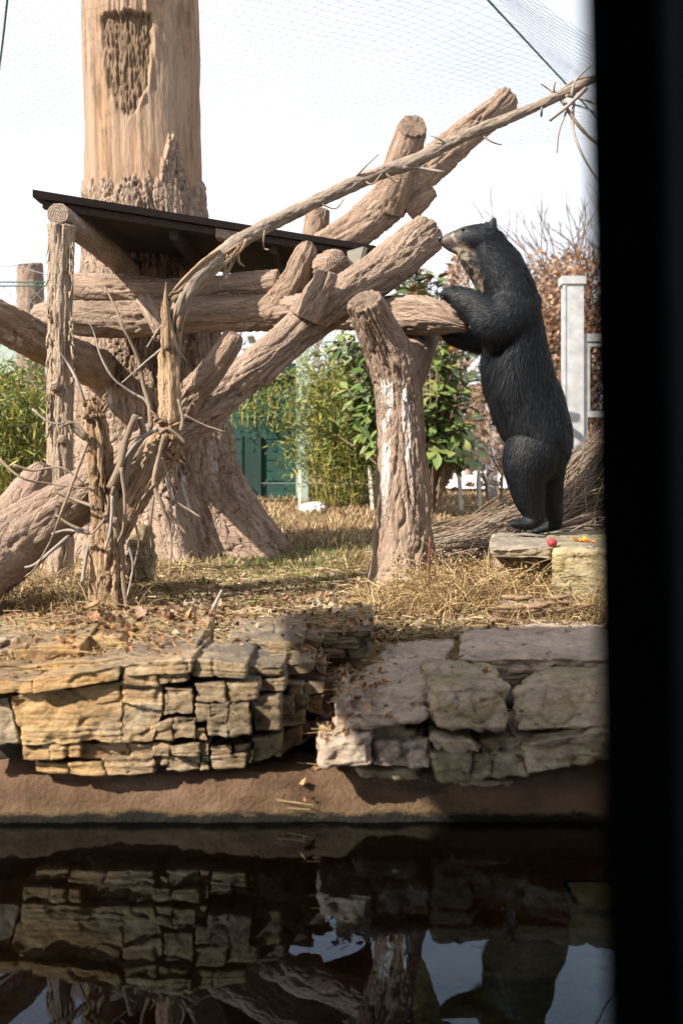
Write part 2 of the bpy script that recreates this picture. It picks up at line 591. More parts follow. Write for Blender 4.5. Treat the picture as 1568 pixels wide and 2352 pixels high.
def edgemat():
    m, nt, b = mat('pond_edge_concrete')
    g = nt.nodes.new('ShaderNodeNewGeometry').outputs['Position']
    n1 = noise(nt, mapped(nt, g, (4, 4, 9)), 1.0, 6, 0.6)
    col = ramp(nt, n1, [(0.3, (0.07, 0.043, 0.028)), (0.5, (0.145, 0.09, 0.056)), (0.7, (0.21, 0.138, 0.094))])
    sp = nt.nodes.new('ShaderNodeSeparateXYZ')
    nt.links.new(g, sp.inputs[0])
    zz = math_(nt, 'ADD', sp.outputs[2], math_(nt, 'MULTIPLY', noise(nt, mapped(nt, g, (9, 9, 30)), 1.0, 7, 0.8), 0.075))
    n4 = noise(nt, g, 3.0, 4)
    band = ramp(nt, math_(nt, 'MULTIPLY', zz, 10.0), [(0.3, (0, 0, 0)), (0.65, (1, 1, 1)), (0.95, (0, 0, 0))])
    col = mix(nt, math_(nt, 'MULTIPLY', math_(nt, 'MULTIPLY', band, n4), 0.6), col, (0.12, 0.1, 0.04))      # algae belt above the water
    wet = ramp(nt, math_(nt, 'MULTIPLY', zz, 10.0), [(0.55, (1, 1, 1)), (0.7, (0, 0, 0))])
    col = mix(nt, math_(nt, 'MULTIPLY', wet, 0.96), col, (0.011, 0.012, 0.011))                                 # wet, stained lowest strip
    under = ramp(nt, math_(nt, 'ADD', math_(nt, 'MULTIPLY', sp.outputs[2], 1.0), 1.0), [(0.96, (1, 1, 1)), (1.0, (0, 0, 0))])
    col = mix(nt, under, col, (0.24, 0.12, 0.055))
    nt.links.new(col, b.inputs['Base Color'])
    b.inputs['Roughness'].default_value = 0.85
    b.inputs['Specular IOR Level'].default_value = 0.06
    bump(nt, b, noise(nt, g, 60, 7, 0.7), 1.0, 0.02)
    return m


def edge_shape(u, t):
    x = -5 + 10 * u
    z = -0.66 + 0.95 * t
    zp = np.maximum(z, 0)
    d = 3.47 + np.where(z > 0, 0.9 * zp ** 1.25 + 5.0 * np.maximum(zp - 0.13, 0), 0.12 * z) + 0.05 * np.exp(-((z - 0.03) / 0.03) ** 2) * 0.0
    return x, d, z


U, T_ = np.meshgrid(np.linspace(0, 1, 400), np.linspace(0, 1, 90))
X, Y, Z = edge_shape(U, T_)
pp = np.stack([X, Y, Z], -1).reshape(-1, 3)
nn = 0.025 * fbm(pp * 3.5, 4, 12) + 0.012 * fbm(pp * 20, 3, 13) + 0.006 * fbm(pp * 60, 2, 14)
pp[:, 1] -= nn
pp[:, 2] += nn * 0.6
i, j = np.meshgrid(np.arange(89), np.arange(399), indexing='ij')
obj('pond_edge', pp, np.stack([i * 400 + j, i * 400 + j + 1, (i + 1) * 400 + j + 1, (i + 1) * 400 + j], -1).reshape(-1, 4), edgemat(), kind='structure')


def watermat():
    m, nt, b = mat('pond_water')
    nt.nodes.remove(b)
    g = nt.nodes.new('ShaderNodeNewGeometry').outputs['Position']
    n = noise(nt, mapped(nt, g, (2.2, 1.0, 1)), 1.6, 3, 0.5)
    bp = nd(nt, 'ShaderNodeBump', Strength=0.06, Distance=0.03)
    nt.links.new(n, bp.inputs['Height'])
    tr = nd(nt, 'ShaderNodeBsdfTransparent', Color=(0.48, 0.44, 0.36, 1))
    gl = nd(nt, 'ShaderNodeBsdfGlossy', Color=(0.66, 0.82, 1, 1), Roughness=0.012)
    nt.links.new(bp.outputs['Normal'], gl.inputs['Normal'])
    fr = nd(nt, 'ShaderNodeFresnel', IOR=1.33)
    nt.links.new(bp.outputs['Normal'], fr.inputs['Normal'])
    ms = nt.nodes.new('ShaderNodeMixShader')
    nt.links.new(fr.outputs[0], ms.inputs[0])
    nt.links.new(tr.outputs[0], ms.inputs[1])
    nt.links.new(gl.outputs[0], ms.inputs[2])
    nt.links.new(ms.outputs[0], nt.nodes['Material Output'].inputs['Surface'])
    return m


V, f = grid(np.linspace(-4.9, 4.9, 3), np.linspace(0.66, 3.6, 3), lambda X, Y: X * 0)
obj('water', V, f, watermat(), kind='structure')


def boxv(lo, hi):
    x0, y0, z0 = lo
    x1, y1, z1 = hi
    V = np.array([[x0, y0, z0], [x1, y0, z0], [x1, y1, z0], [x0, y1, z0], [x0, y0, z1], [x1, y0, z1], [x1, y1, z1], [x0, y1, z1]], float)
    return V, np.array([[0, 3, 2, 1], [4, 5, 6, 7], [0, 1, 5, 4], [1, 2, 6, 5], [2, 3, 7, 6], [3, 0, 4, 7]]), {}


def hexa(c8):
    return np.array(c8, float), np.array([[0, 3, 2, 1], [4, 5, 6, 7], [0, 1, 5, 4], [1, 2, 6, 5], [2, 3, 7, 6], [3, 0, 4, 7]]), {}


# the dark viewing shelter the picture is taken from: only one post of its window is in view
V, f, _ = merge([boxv((-2.6, -2.2, -0.7), (3.2, -2.1, 2.7)), boxv((-2.6, -2.1, -0.7), (-2.5, 0.6, 2.7)), boxv((3.1, -2.1, -0.7), (3.2, 0.6, 2.7)),
                 boxv((-2.5, 0.52, -0.7), (3.1, 0.64, 0.55)), boxv((-2.5, 0.52, 2.0), (3.1, 0.64, 2.7)), boxv((-2.5, -2.1, -0.75), (3.1, 0.6, -0.7)),
                 boxv((0.7, 0.52, 0.55), (3.1, 0.64, 2.0)), boxv((-2.5, 0.52, 0.55), (-2.2, 0.64, 2.0))])
sh = obj('shelter_wall', V, f, M_SHELT, smooth=False, kind='structure')
V, f, _ = boxv((-2.5, -2.4, 2.72), (3.4, 2.72, 2.84))  # unseen roof, its overhang added and shaped to shade pond edge and boulder
obj('shelter_shade_roof', V, f, M_SHELT, smooth=False, kind='structure')
# window post
a0, a1 = P(1333, -260, 0.62), P(1397, 2620, 0.62)
c8 = []
for q in (a1, a0):
    for dx, dy in ((0, 0), (0.5, 0), (0.5, 0.06), (0.018, 0.06)):
        c8.append((q[0] + dx, q[1] + dy, q[2]))
V, f, _ = hexa(c8)
V2 = V + np.array([0.03, -0.03, 0])
wf = thing('window_frame', 'near black window post running down the whole edge of the view', 'window frame', (a1[0] + .2, a1[1], a1[2]))
obj('post', V, f, M_BLACK, wf, smooth=False)
c8b = [(q[0] + dx, q[1] + dy, q[2]) for q in (a1, a0) for dx, dy in ((0.045, -0.03), (0.5, -0.03), (0.5, -0.002), (0.04, -0.002))]
V, f, _ = hexa(c8b)
obj('moulding', V, f, M_BLACK, wf, smooth=False)

# ------------------------------------------------------------------ the great trunk
tt = thing('tree_trunk', 'huge artificial tree trunk with flared roots and an oblong dark bark scar near its top', 'tree trunk', P(400, 1265, 7.9))


def trunkmesh():
    nr, n = 400, 520
    zt = np.concatenate([np.linspace(0.36, 1.9, 190), np.linspace(1.91, 5.1, n - 190)])
    a = np.linspace(0, 2 * math.pi, nr, endpoint=False)            # a=0 faces the camera, positive towards the picture's right
    Zs, A = np.meshgrid(zt, a, indexing='ij')
    D = 8.1
    cx = np.interp(Zs, [0.4, 1.0, 1.9, 2.6, 3.1, 4.4, 5.1], [(375 - CX) * D / F, (350 - CX) * D / F, (338 - CX) * D / F, (337 - CX) * D / F, (330 - CX) * D / F, (322 - CX) * D / F, (320 - CX) * D / F])
    r = np.interp(Zs, [0.36, 0.5, 0.7, 1.0, 1.4, 1.9, 2.5, 3.0, 5.1], [0.86, 0.74, 0.64, 0.555, 0.52, 0.5, 0.43, 0.408, 0.408])
    low = np.clip((1.75 - Zs) / 1.3, 0, 1) ** 1.6
    lob = 0
    for ang, w, h in ((0.28, 0.2, 0.26), (1.08, 0.18, 0.34), (1.75, 0.24, 0.3), (-0.55, 0.24, 0.26), (-1.25, 0.3, 0.34), (2.7, .3, .3), (-2.3, .3, .3)):
        dd = (A - ang + math.pi) % (2 * math.pi) - math.pi
        lob = lob + h * np.exp(-(dd / w) ** 2)
    r = r + (lob - 0.13) * low
    nx, ny = np.sin(A), -np.cos(A)
    bk = np.stack([0.5 * np.sin(A), -0.5 * np.cos(A), Zs], -1).reshape(-1, 3)
    Af, Zf = A.ravel(), Zs.ravel()
    Aw = (Af + math.pi) % (2 * math.pi) - math.pi
    # jagged top edge of the bark sleeve
    jag = 2.98 + 0.1 * pn(np.stack([Aw * 7, Aw * 0, Aw * 0], 1), 3) + 0.07 * pn(np.stack([Aw * 19, Aw * 0, Aw * 0], 1), 4)
    jag += 0.33 * np.exp(-((Aw - 0.68) / 0.2) ** 2) + 0.06 * np.exp(-((np.abs(Aw) - 1.6) / 0.5) ** 2)
    sleeve = sstep(0.035, -0.015, Zf - jag)
    bh = bark(0.022, 24, 4.5, 21, 0.028, 0.45)(bk, Af, Zf, None)
    smooth = 0.014 * fbm(bk * np.array([8, 8, 1.4]), 4, 31) + 0.004 * fbm(bk * np.array([30, 30, 4]), 3, 35) + 0.02 * fbm(bk * np.array([2.5, 2.5, .8]), 2, 32)
    smooth += -0.02 * np.clip(1 - np.abs(pn(bk * np.array([9, 9, 1.0]), 33)) * 6, 0, 1) * sstep(0.1, 0.4, pn(bk * 1.5, 34))
    h = sleeve * (0.022 + bh) + (1 - sleeve) * smooth
    # oblong scar: old bark in a recess with an overhanging upper lip
    dx, zc = (Aw + 0.08) / 0.4, Zf
    jz = 0.03 * pn(np.stack([Aw * 22, Zf * 0, Zf * 0], 1), 8)
    jx = 0.2 * pn(np.stack([Aw * 0, Zf * 9, Zf * 0], 1), 9)
    half = np.interp(Zf, [3.42, 3.6, 3.75, 4.1], [0.15, 0.72, 1.0, 0.95])
    sc = sstep(0.08, -0.05, np.abs(dx) + jx - half) * sstep(4.135, 4.12, zc + jz) * sstep(3.42, 3.47, zc - jz)
    gro = 0.018 * pn(bk * np.array([48, 48, 7]), 10) + 0.012 * pn(bk * np.array([90, 90, 22]), 11)
    h = h * (1 - sc) + sc * (-0.018 + 1.2 * gro)
    lip = np.exp(-((np.abs(dx) - half - 0.12) / 0.2) ** 2) * sstep(3.4, 3.6, zc) * sstep(4.25, 4.1, zc) * (1 - sc)
    h = h + lip * (0.002 + 0.022 * pn(bk * np.array([26, 26, 6]), 14))
    h = h + (0.035 * sstep(4.12, 4.14, zc + jz) * sstep(4.5, 4.15, zc) * np.exp(-(dx / 1.0) ** 4)) * (1 + pn(bk * np.array([30, 30, 2]), 12))
    rr = r.ravel() + h
    V = np.stack([cx.ravel() + nx.ravel() * rr, D + ny.ravel() * rr, Zf], 1)
    # bird droppings: white streaks and patches
    wht = np.zeros(len(V))
    for ang, z0, z1, w in ((-0.72, 1.2, 1.44, 0.055), (-0.62, 1.25, 1.42, 0.03), (0.95, 0.9, 1.2, 0.03), (1.18, 0.7, 1.15, 0.022), (0.55, 0.75, 1.0, 0.04), (-0.35, 1.5, 1.62, 0.05)):
        b_ = np.exp(-((Aw - ang) / w) ** 2) * sstep(z0 - .12, z0 + .05, Zf) * sstep(z1 + .06, z1 - .02, Zf)
        wht = np.maximum(wht, b_ * sstep(-0.15, 0.35, fbm(bk * np.array([26, 26, 9]), 3, 15)) * 0.85)
    i, j = np.meshgrid(np.arange(n - 1), np.arange(nr), indexing='ij')
    j2 = (j + 1) % nr
    q = np.stack([i * nr + j, i * nr + j2, (i + 1) * nr + j2, (i + 1) * nr + j], -1).reshape(-1, 4)
    return V, q, {'bk': bk, 'slv': sleeve, 'scar': sc, 'wht': wht, 'end': np.zeros(len(V))}, nr


def trunkmat():
    m, nt, b = mat('great_trunk_surface')
    a = attr(nt, 'bk').outputs['Vector']
    gs = noise(nt, mapped(nt, a, (14, 14, 0.7)), 1.0, 7, 0.6, 0.4)
    smooth = ramp(nt, gs, [(0.28, (0.09, 0.055, 0.034)), (0.4, (0.19, 0.115, 0.067)), (0.53, (0.275, 0.18, 0.112)), (0.68, (0.28, 0.215, 0.16))])
    bl = ramp(nt, noise(nt, mapped(nt, a, (2.2, 2.2, .9)), 1.0, 4), [(0.4, (0, 0, 0)), (0.62, (1, 1, 1))])
    mot = ramp(nt, noise(nt, mapped(nt, a, (9, 9, 3.5)), 1.0, 7, 0.72, 1.0), [(0.36, (.45, .4, .36)), (0.5, (1, 1, 1)), (0.66, (1.25, 1.2, 1.12))])
    smooth = mix(nt, 0.85, smooth, mot, 'MULTIPLY')
    smooth = mix(nt, math_(nt, 'MULTIPLY', bl, 0.5), smooth, (0.27, 0.21, 0.165))
    gb = noise(nt, mapped(nt, a, (24, 24, 5)), 1.0, 7, 0.6, 0.5)
    brk = ramp(nt, gb, [(0.3, (0.14, 0.1, 0.075)), (0.5, (0.25, 0.18, 0.135)), (0.7, (0.35, 0.265, 0.205))])
    scar = ramp(nt, noise(nt, mapped(nt, a, (60, 60, 6)), 1.0, 6, 0.65), [(0.3, (0.07, 0.047, 0.03)), (0.52, (0.15, 0.1, 0.063)), (0.72, (0.24, 0.17, 0.11))])
    col = mix(nt, attr(nt, 'slv').outputs['Fac'], smooth, brk)
    col = mix(nt, attr(nt, 'scar').outputs['Fac'], col, scar)
    col = mix(nt, attr(nt, 'wht').outputs['Fac'], col, (0.74, 0.73, 0.72))
    nt.links.new(col, b.inputs['Base Color'])
    b.inputs['Roughness'].default_value = 0.85
    b.inputs['Specular IOR Level'].default_value = 0.25
    wn_ = nd(nt, 'ShaderNodeTexNoise', Scale=16.0, Detail=4)
    nt.links.new(a, wn_.inputs['Vector'])
    va = nt.nodes.new('ShaderNodeVectorMath')
    va.operation = 'MULTIPLY_ADD'
    nt.links.new(wn_.outputs['Color'], va.inputs[0])
    va.inputs[1].default_value = (.05, .05, .05)
    nt.links.new(a, va.inputs[2])
    vo = nd(nt, 'ShaderNodeTexVoronoi', feature='DISTANCE_TO_EDGE', Scale=1.0)
    nt.links.new(mapped(nt, va.outputs[0], (34, 34, 7)), vo.inputs['Vector'])
    ck = ramp(nt, vo.outputs['Distance'], [(0.0, (0, 0, 0)), (0.12, (1, 1, 1))])
    gb = math_(nt, 'ADD', gb, math_(nt, 'MULTIPLY', ck, 0.7))
    h = mix(nt, attr(nt, 'slv').outputs['Fac'], gs, gb)
    h = math_(nt, 'ADD', h, math_(nt, 'MULTIPLY', noise(nt, mapped(nt, a, (90, 90, 14)), 1.0, 4), 0.3))
    bump(nt, b, h, 0.8, 0.018)
    return m


V, q, at, nr_ = trunkmesh()
M_TRUNK = trunkmat()
zrow = V[::nr_, 2]
cutrow = int(np.searchsorted(zrow, 2.2))


def sub(V, at, r0, r1):
    sl_ = slice(r0 * nr_, r1 * nr_)
    n = r1 - r0
    i, j = np.meshgrid(np.arange(n - 1), np.arange(nr_), indexing='ij')
    j2 = (j + 1) % nr_
    qq = np.stack([i * nr_ + j, i * nr_ + j2, (i + 1) * nr_ + j2, (i + 1) * nr_ + j], -1).reshape(-1, 4)
    return V[sl_], qq, {k: v[sl_] for k, v in at.items()}


v_, q_, a_ = sub(V, at, 0, cutrow + 1)
obj('base', v_, q_, M_TRUNK, tt, a_)
v_, q_, a_ = sub(V, at, cutrow, len(zrow))
obj('shaft', v_, q_, M_TRUNK, tt, a_)


# ------------------------------------------------------------------ logs
def log_part(name, pts, m, parent, nr=96, step=0.012, amp=0.012, fr=16, fl=3.2, seed=0, lump=0.012, dome=(0.12, 0.12), wht=None, cut=0.55, base=None):
    V, f, at = tube(pts, nr, step, bark(amp, fr, fl, seed, lump, cut), dome)
    if wht is not None:
        at['wht'] = wht(V, at)
    if base is not None:
        V = base(V)
    return obj(name, V, f, m, parent, at)


lg = thing('leaning_log', 'longest log, pinkish carved bark, rising from the lower left corner to the bear\'s nose', 'log', P(300, 1062, 5.3))
log_part('trunk', pix((-190, 1385, 4.68, 104), (-100, 1328, 4.8, 98), (0, 1265, 4.95, 84), (80, 1210, 5.03, 69), (160, 1155, 5.12, 58), (300, 1062, 5.3, 50), (400, 990, 5.42, 46),
                      (500, 915, 5.55, 43), (682, 765, 5.8, 42), (780, 690, 5.92, 46), (880, 622, 6.05, 48), (950, 563, 6.15, 47), (984, 535, 6.2, 43)), M_CONC, lg, 128, 0.0095, 0.015, 13, 3.0, 51, 0.016)
log_part('branch_stub', pix((25, 1195, 5.13, 52), (70, 1128, 5.18, 43), (96, 1085, 5.2, 28), (104, 1068, 5.2, 17)), M_CONC, lg, 64, 0.012, 0.01, 14, 3, 52)
log_part('branch_stub', pix((415, 950, 5.38, 34), (440, 905, 5.36, 31), (480, 860, 5.34, 28), (520, 800, 5.33, 26), (536, 772, 5.33, 21)), M_CONC2, lg, 64, 0.01, 0.013, 16, 3, 53, dome=(0, .5))
log_part('branch_stub', pix((700, 730, 5.76, 38), (725, 680, 5.74, 31), (745, 645, 5.73, 26), (750, 628, 5.73, 25)), M_CONC, lg, 64, 0.01, 0.012, 15, 3, 54)

hl = thing('horizontal_log', 'horizontal log under the platform whose pointed end carries the bear\'s forepaw', 'log', P(520, 720, 6.7))
log_part('trunk', pix((88, 732, 7.2, 30), (110, 730, 7.17, 36), (160, 730, 7.1, 37), (300, 735, 7.1, 40), (420, 725, 7.1, 40), (520, 720, 7.08, 42), (640, 715, 6.98, 42), (760, 715, 6.7, 38), (880, 722, 6.15, 38),
                      (930, 722, 5.95, 42), (980, 724, 5.88, 41), (1030, 734, 5.8, 30), (1062, 745, 5.76, 15), (1074, 748, 5.75, 7)), M_CONC, hl, 96, 0.011, 0.017, 13, 2.6, 55, 0.012, dome=(.5, .3))
log_part('branch_stub', pix((618, 724, 6.98, 38), (645, 692, 6.96, 37), (674, 648, 6.92, 33), (692, 606, 6.9, 29), (705, 575, 6.9, 23), (709, 563, 6.9, 15)), M_CONC2, hl, 72, 0.011, 0.02, 12, 2.4, 56, dome=(0, .4))
log_part('branch_stub', pix((330, 690, 6.85, 20), (346, 720, 6.75, 17), (366, 765, 6.72, 12)), M_CONC, hl, 40, 0.011, 0.01, 14, 3, 57)

ul = thing('upper_log', 'shorter horizontal log just below the platform, left end hidden by the cedar post', 'log', P(380, 668, 7.15))
log_part('trunk', pix((160, 660, 7.3, 24), (180, 660, 7.28, 30), (250, 662, 7.2, 31), (380, 668, 7.15, 30), (520, 662, 7.1, 30), (640, 650, 7.0, 28)), M_CONC, ul, 80, 0.012, 0.016, 13, 2.6, 58, dome=(.4, .2))

ll = thing('limb_log', 'drooping limb entering at the left edge and running down into the great trunk', 'log', P(60, 765, 6.4))
log_part('trunk', pix((-110, 690, 6.1, 46), (-40, 718, 6.15, 45), (10, 742, 6.25, 43), (60, 768, 6.4, 42), (110, 795, 6.6, 42), (170, 825, 7.0, 44), (230, 850, 7.7, 46)), M_CONC2, ll, 80, 0.012, 0.016, 12, 2.4, 59,
         wht=lambda V, at: np.exp(-((V[:, 0] - P(42, 778, 6.25)[0]) / 0.07) ** 2 - ((V[:, 2] - P(42, 778, 6.25)[2]) / 0.035) ** 2) * (V[:, 1] < 6.36) * sstep(-.1, .35, fbm(V * 30, 3, 6)) * 0.8)

rl = thing('rear_log', 'thick log leaning up to the right above the platform against white sky', 'log', P(880, 475, 7.9))
log_part('trunk', pix((735, 588, 7.7, 44), (800, 545, 7.8, 43), (880, 478, 7.9, 45), (930, 432, 8, 44), (1000, 370, 8.1, 37), (1080, 300, 8.2, 33), (1140, 252, 8.25, 31), (1164, 225, 8.3, 28)), M_CONC2, rl, 96, 0.012, 0.022, 11, 1.8, 60, 0.02)
log_part('branch_stub', pix((885, 480, 7.88, 46), (908, 420, 7.8, 41), (930, 350, 7.74, 36), (944, 305, 7.7, 33), (949, 288, 7.64, 30)), M_CONC2, rl, 72, 0.011, 0.015, 12, 2, 61, dome=(0, .05))
log_part('knot', pix((935, 482, 7.9, 26), (970, 458, 7.86, 22), (994, 440, 7.84, 12)), M_CONC2, rl, 48, 0.011, 0.014, 12, 2, 62, dome=(0, .4))
l2 = thing('post_stub', 'short upright bark stump just behind the far edge of the platform', 'stump', P(716, 590, 8.0))
log_part('trunk', pix((712, 640, 8, 30), (716, 590, 8, 29), (727, 510, 8, 27), (732, 482, 8, 24)), M_CONC2, l2, 64, 0.012, 0.014, 13, 2.2, 63, dome=(0, .3))
l3 = thing('support_log', 'blunt round log end poking out between the two stubs beside the wedge board', 'log', P(765, 606, 6.7))
log_part('trunk', pix((690, 628, 7.3, 28), (735, 614, 6.95, 30), (766, 605, 6.72, 31), (774, 603, 6.66, 27)), M_CONC, l3, 64, 0.012, 0.012, 13, 3, 64, dome=(0, .45))

# forked column the bear leans towards
fc = thing('forked_trunk', 'bare forked trunk with white bird droppings streaked down its front', 'tree trunk', P(925, 1350, 5.86))
cA = pix((925, 1362, 5.86, 98), (926, 1335, 5.86, 86), (927, 1290, 5.86, 74), (926, 1220, 5.86, 65), (924, 1120, 5.86, 59), (920, 1000, 5.86, 54), (915, 910, 5.86, 54), (905, 850, 5.84, 57), (886, 800, 5.8, 53),
         (864, 755, 5.74, 46), (845, 712, 5.68, 42), (836, 690, 5.64, 36))


def cdrop(V, at):
    w = np.zeros(len(V))
    px = CX + V[:, 0] * F / 5.75
    py = YH - (V[:, 2] - HC) * F / 5.75
    fr_ = V[:, 1] < 5.86
    jit = 5 * fbm(V * np.array([10, 10, 6.]), 3, 71)
    n_ = sstep(-0.2, 0.2, fbm(V * np.array([45, 45, 9.]), 3, 72))
    for x, y0, y1, ww in ((887, 872, 1085, 7), (893, 900, 1130, 4), (928, 892, 1060, 7), (934, 940, 1100, 5), (897, 880, 915, 8), (877, 875, 910, 2.5), (920, 868, 905, 2.5), (884, 1080, 1180, 4)):
        xx = x + 0.035 * (py - 880) * (1 if x > 910 else -0.3)
        w = np.maximum(w, sstep(ww * 1.3, ww * 0.5, np.abs(px - xx + jit)) * sstep(y0 - 8, y0 + 8, py) * sstep(y1 + 50, y1 - 60, py) * n_)
    return w * fr_ * 0.92


def flare(V):
    a = np.arctan2(V[:, 0] - P(925, 1350, 5.86)[0], -(V[:, 1] - 5.86))
    k = np.clip((0.85 - V[:, 2]) / 0.45, 0, 1) ** 2
    g_ = 1 + k * (0.12 * np.cos(3 * a + 0.6) + 0.08 * np.cos(5 * a))
    V = V.copy()
    V[:, 0] = P(925, 1350, 5.86)[0] + (V[:, 0] - P(925, 1350, 5.86)[0]) * np.where(V[:, 2] < 0.85, g_, 1)
    V[:, 1] = 5.86 + (V[:, 1] - 5.86) * np.where(V[:, 2] < 0.85, g_, 1)
    return V


log_part('trunk', cA, M_CONC, fc, 150, 0.0085, 0.014, 13, 3.2, 65, 0.016, (0, .08), cdrop, 0.6, flare)
log_part('fork', pix((918, 880, 5.88, 50), (940, 835, 5.94, 46), (962, 790, 6.02, 38), (984, 740, 6.12, 30), (990, 700, 6.2, 26)), M_CONC, fc, 80, 0.01, 0.012, 13, 3, 66)

# ------------------------------------------------------------------ platform
pf = thing('platform', 'dark stained plank platform seen from below on its cedar post', 'platform', P(470, 520, 6.8))
ZP = 2.5
A_ = np.array([P(75, 452, 6.02)[0], 6.02])
B_ = np.array([P(862, 578, 7.59)[0], 7.59])
uv = (B_ - A_)
LP = np.linalg.norm(uv)
uv /= LP


def plank(y0, y1, z0, z1, x0=0.0, x1=1.0, jit=0.0):
    c = []
    for z in (z0, z1):
        for (t, yy) in ((x0, y0), (x1, y0), (x1, y1), (x0, y1)):
            q = A_ + uv * LP * t + np.array([0, yy])
            c.append((q[0], q[1], z))
    V, f, _ = hexa(c)
    bk = np.stack([(V[:, 1] - A_[1]) * 1.0, V[:, 2], (V[:, :2] - A_) @ uv], 1)
    return V, f, {'bk': bk + R.uniform(0, 3, 3), 'end': np.zeros(8)}


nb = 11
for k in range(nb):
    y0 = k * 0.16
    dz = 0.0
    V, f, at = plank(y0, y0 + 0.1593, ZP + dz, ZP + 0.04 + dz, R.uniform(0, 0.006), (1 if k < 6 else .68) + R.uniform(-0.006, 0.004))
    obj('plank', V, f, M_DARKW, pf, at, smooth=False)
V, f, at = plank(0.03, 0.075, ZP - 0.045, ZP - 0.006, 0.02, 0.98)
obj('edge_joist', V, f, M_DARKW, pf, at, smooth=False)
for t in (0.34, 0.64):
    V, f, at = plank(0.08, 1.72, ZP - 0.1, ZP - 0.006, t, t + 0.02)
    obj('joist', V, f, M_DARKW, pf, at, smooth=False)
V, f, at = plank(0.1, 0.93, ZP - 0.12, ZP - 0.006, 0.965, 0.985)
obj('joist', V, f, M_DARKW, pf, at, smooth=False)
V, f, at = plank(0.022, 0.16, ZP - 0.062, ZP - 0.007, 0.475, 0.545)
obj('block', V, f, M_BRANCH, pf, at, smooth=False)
log_part('crossbeam', [list(P(133, 492, 5.98)) + [0.06]] + [[-1.48, 6.3, 2.4, 0.062], [-1.44, 7.0, 2.39, 0.07], [-1.42, 7.9, 2.37, 0.075]], M_BRANCH, pf, 40, 0.02, 0.006, 18, 3, 67, dome=(0.02, 0))
# cedar post with shredded bark
log_part('post', pix((138, 1330, 6.06, 30), (140, 1200, 6.06, 29), (140, 1090, 6.06, 28), (138, 980, 6.06, 27), (139, 870, 6.06, 28), (136, 760, 6.05, 26), (138, 640, 6.04, 27), (142, 560, 6.03, 29), (143, 517, 6.02, 32)), M_POST, pf, 72, 0.012, 0.012, 30, 1.6, 68, 0.012)
sv = []
for k in range(46):
    px, py = 139 + R.choice([-1, 1]) * R.uniform(20, 29), R.uniform(530, 1000)
    h = R.uniform(15, 45)
    s_ = np.sign(px - 139)
    sv.append(tube(pix((px, py, 6.0, 2.6), (px + s_ * R.uniform(0, 3), py + h * .5, 5.99, 2.4), (px + s_ * R.uniform(0, 8), py + h * R.choice([1, 1, -.6]), 5.98, 0.6)), 5, 0.03))
V, f, at = merge(sv)
obj('bark_shred', V, f, M_POST, pf, at, kind='stuff')
for (x, y, r) in ((125, 888, 11), (141, 1010, 9)):
    log_part('knot', pix((x + 3, y, 6.0, r + 3), (x, y, 5.935, r), (x - 1, y, 5.915, r * .7)), M_POST, pf, 24, 0.008, 0.003, 20, 3, 69)
# wedge board at the platform's right end
V, f, _ = hexa([P(800, 652, 6.74), P(814, 652, 6.74), P(822, 640, 6.95), P(806, 640, 6.95), P(797, 577, 6.74), P(834, 566, 6.74), P(844, 570, 6.95), P(810, 575, 6.95)])
wb = obj('wedge_board', V, f, plain('weathered_grey_board', (.27, .25, .2), .85, .2, .2, 20), None, smooth=False, loc=P(812, 645, 6.8))
tag(wb, 'pale grey green wedge shaped board end below the platform edge', 'board')

# ------------------------------------------------------------------ broken dead tree in front of the log, with its long fallen bough
bt = thing('broken_tree', 'splintered dead tree with tangled twigs whose snapped bough reaches to the window post', 'dead tree', P(250, 1405, 4.95))
log_part('trunk', pix((250, 1418, 4.95, 46), (247, 1370, 4.95, 40), (246, 1300, 4.95, 38), (242, 1200, 4.95, 33), (232, 1100, 4.95, 28), (222, 1000, 4.95, 27), (212, 945, 4.95, 24), (206, 922, 4.95, 15)), M_DEAD, bt, 72, 0.01, 0.02, 24, 2.2, 75, 0.03, dome=(0, .4))
log_part('stem', pix((250, 1270, 4.96, 26), (282, 1190, 5.0, 34), (318, 1122, 5.04, 34), (352, 1060, 5.08, 33), (384, 1005, 5.1, 30), (392, 985, 5.1, 24)), M_DEAD, bt, 64, 0.01, 0.016, 22, 2.2, 76, 0.02)
log_part('stem', pix((390, 1010, 5.1, 26), (392, 970, 5.1, 23), (391, 900, 5.12, 21), (388, 830, 5.14, 19), (383, 765, 5.15, 14), (377, 712, 5.15, 6), (375, 698, 5.15, 2)), M_DEAD, bt, 56, 0.01, 0.018, 30, 1.6, 77, 0.016)
log_part('splinter', pix((388, 800, 5.1, 9), (384, 740, 5.08, 8), (381, 690, 5.07, 5), (382, 648, 5.07, 1.5)), M_DEAD, bt, 16, 0.02, 0.004, 30, 2, 78)
bough = pix((401, 905, 5.17, 7), (402, 850, 5.2, 10), (402, 790, 5.2, 14), (404, 740, 5.2, 17), (420, 690, 5.2, 17), (448, 645, 5.24, 18), (490, 603, 5.32, 20), (530, 572, 5.4, 20), (562, 548, 5.45, 18), (640, 505, 5.55, 16), (740, 456, 5.65, 16), (830, 414, 5.72, 15.5),
            (890, 392, 5.77, 15), (950, 370, 5.8, 14), (1060, 315, 5.85, 13), (1170, 270, 5.9, 12), (1250, 236, 5.95, 11), (1300, 212, 5.97, 10), (1360, 182, 6.0, 9), (1440, 140, 6.05, 7))
log_part('bough', bough, M_BRANCH, bt, 40, 0.012, 0.006, 34, 8, 79, 0.009)
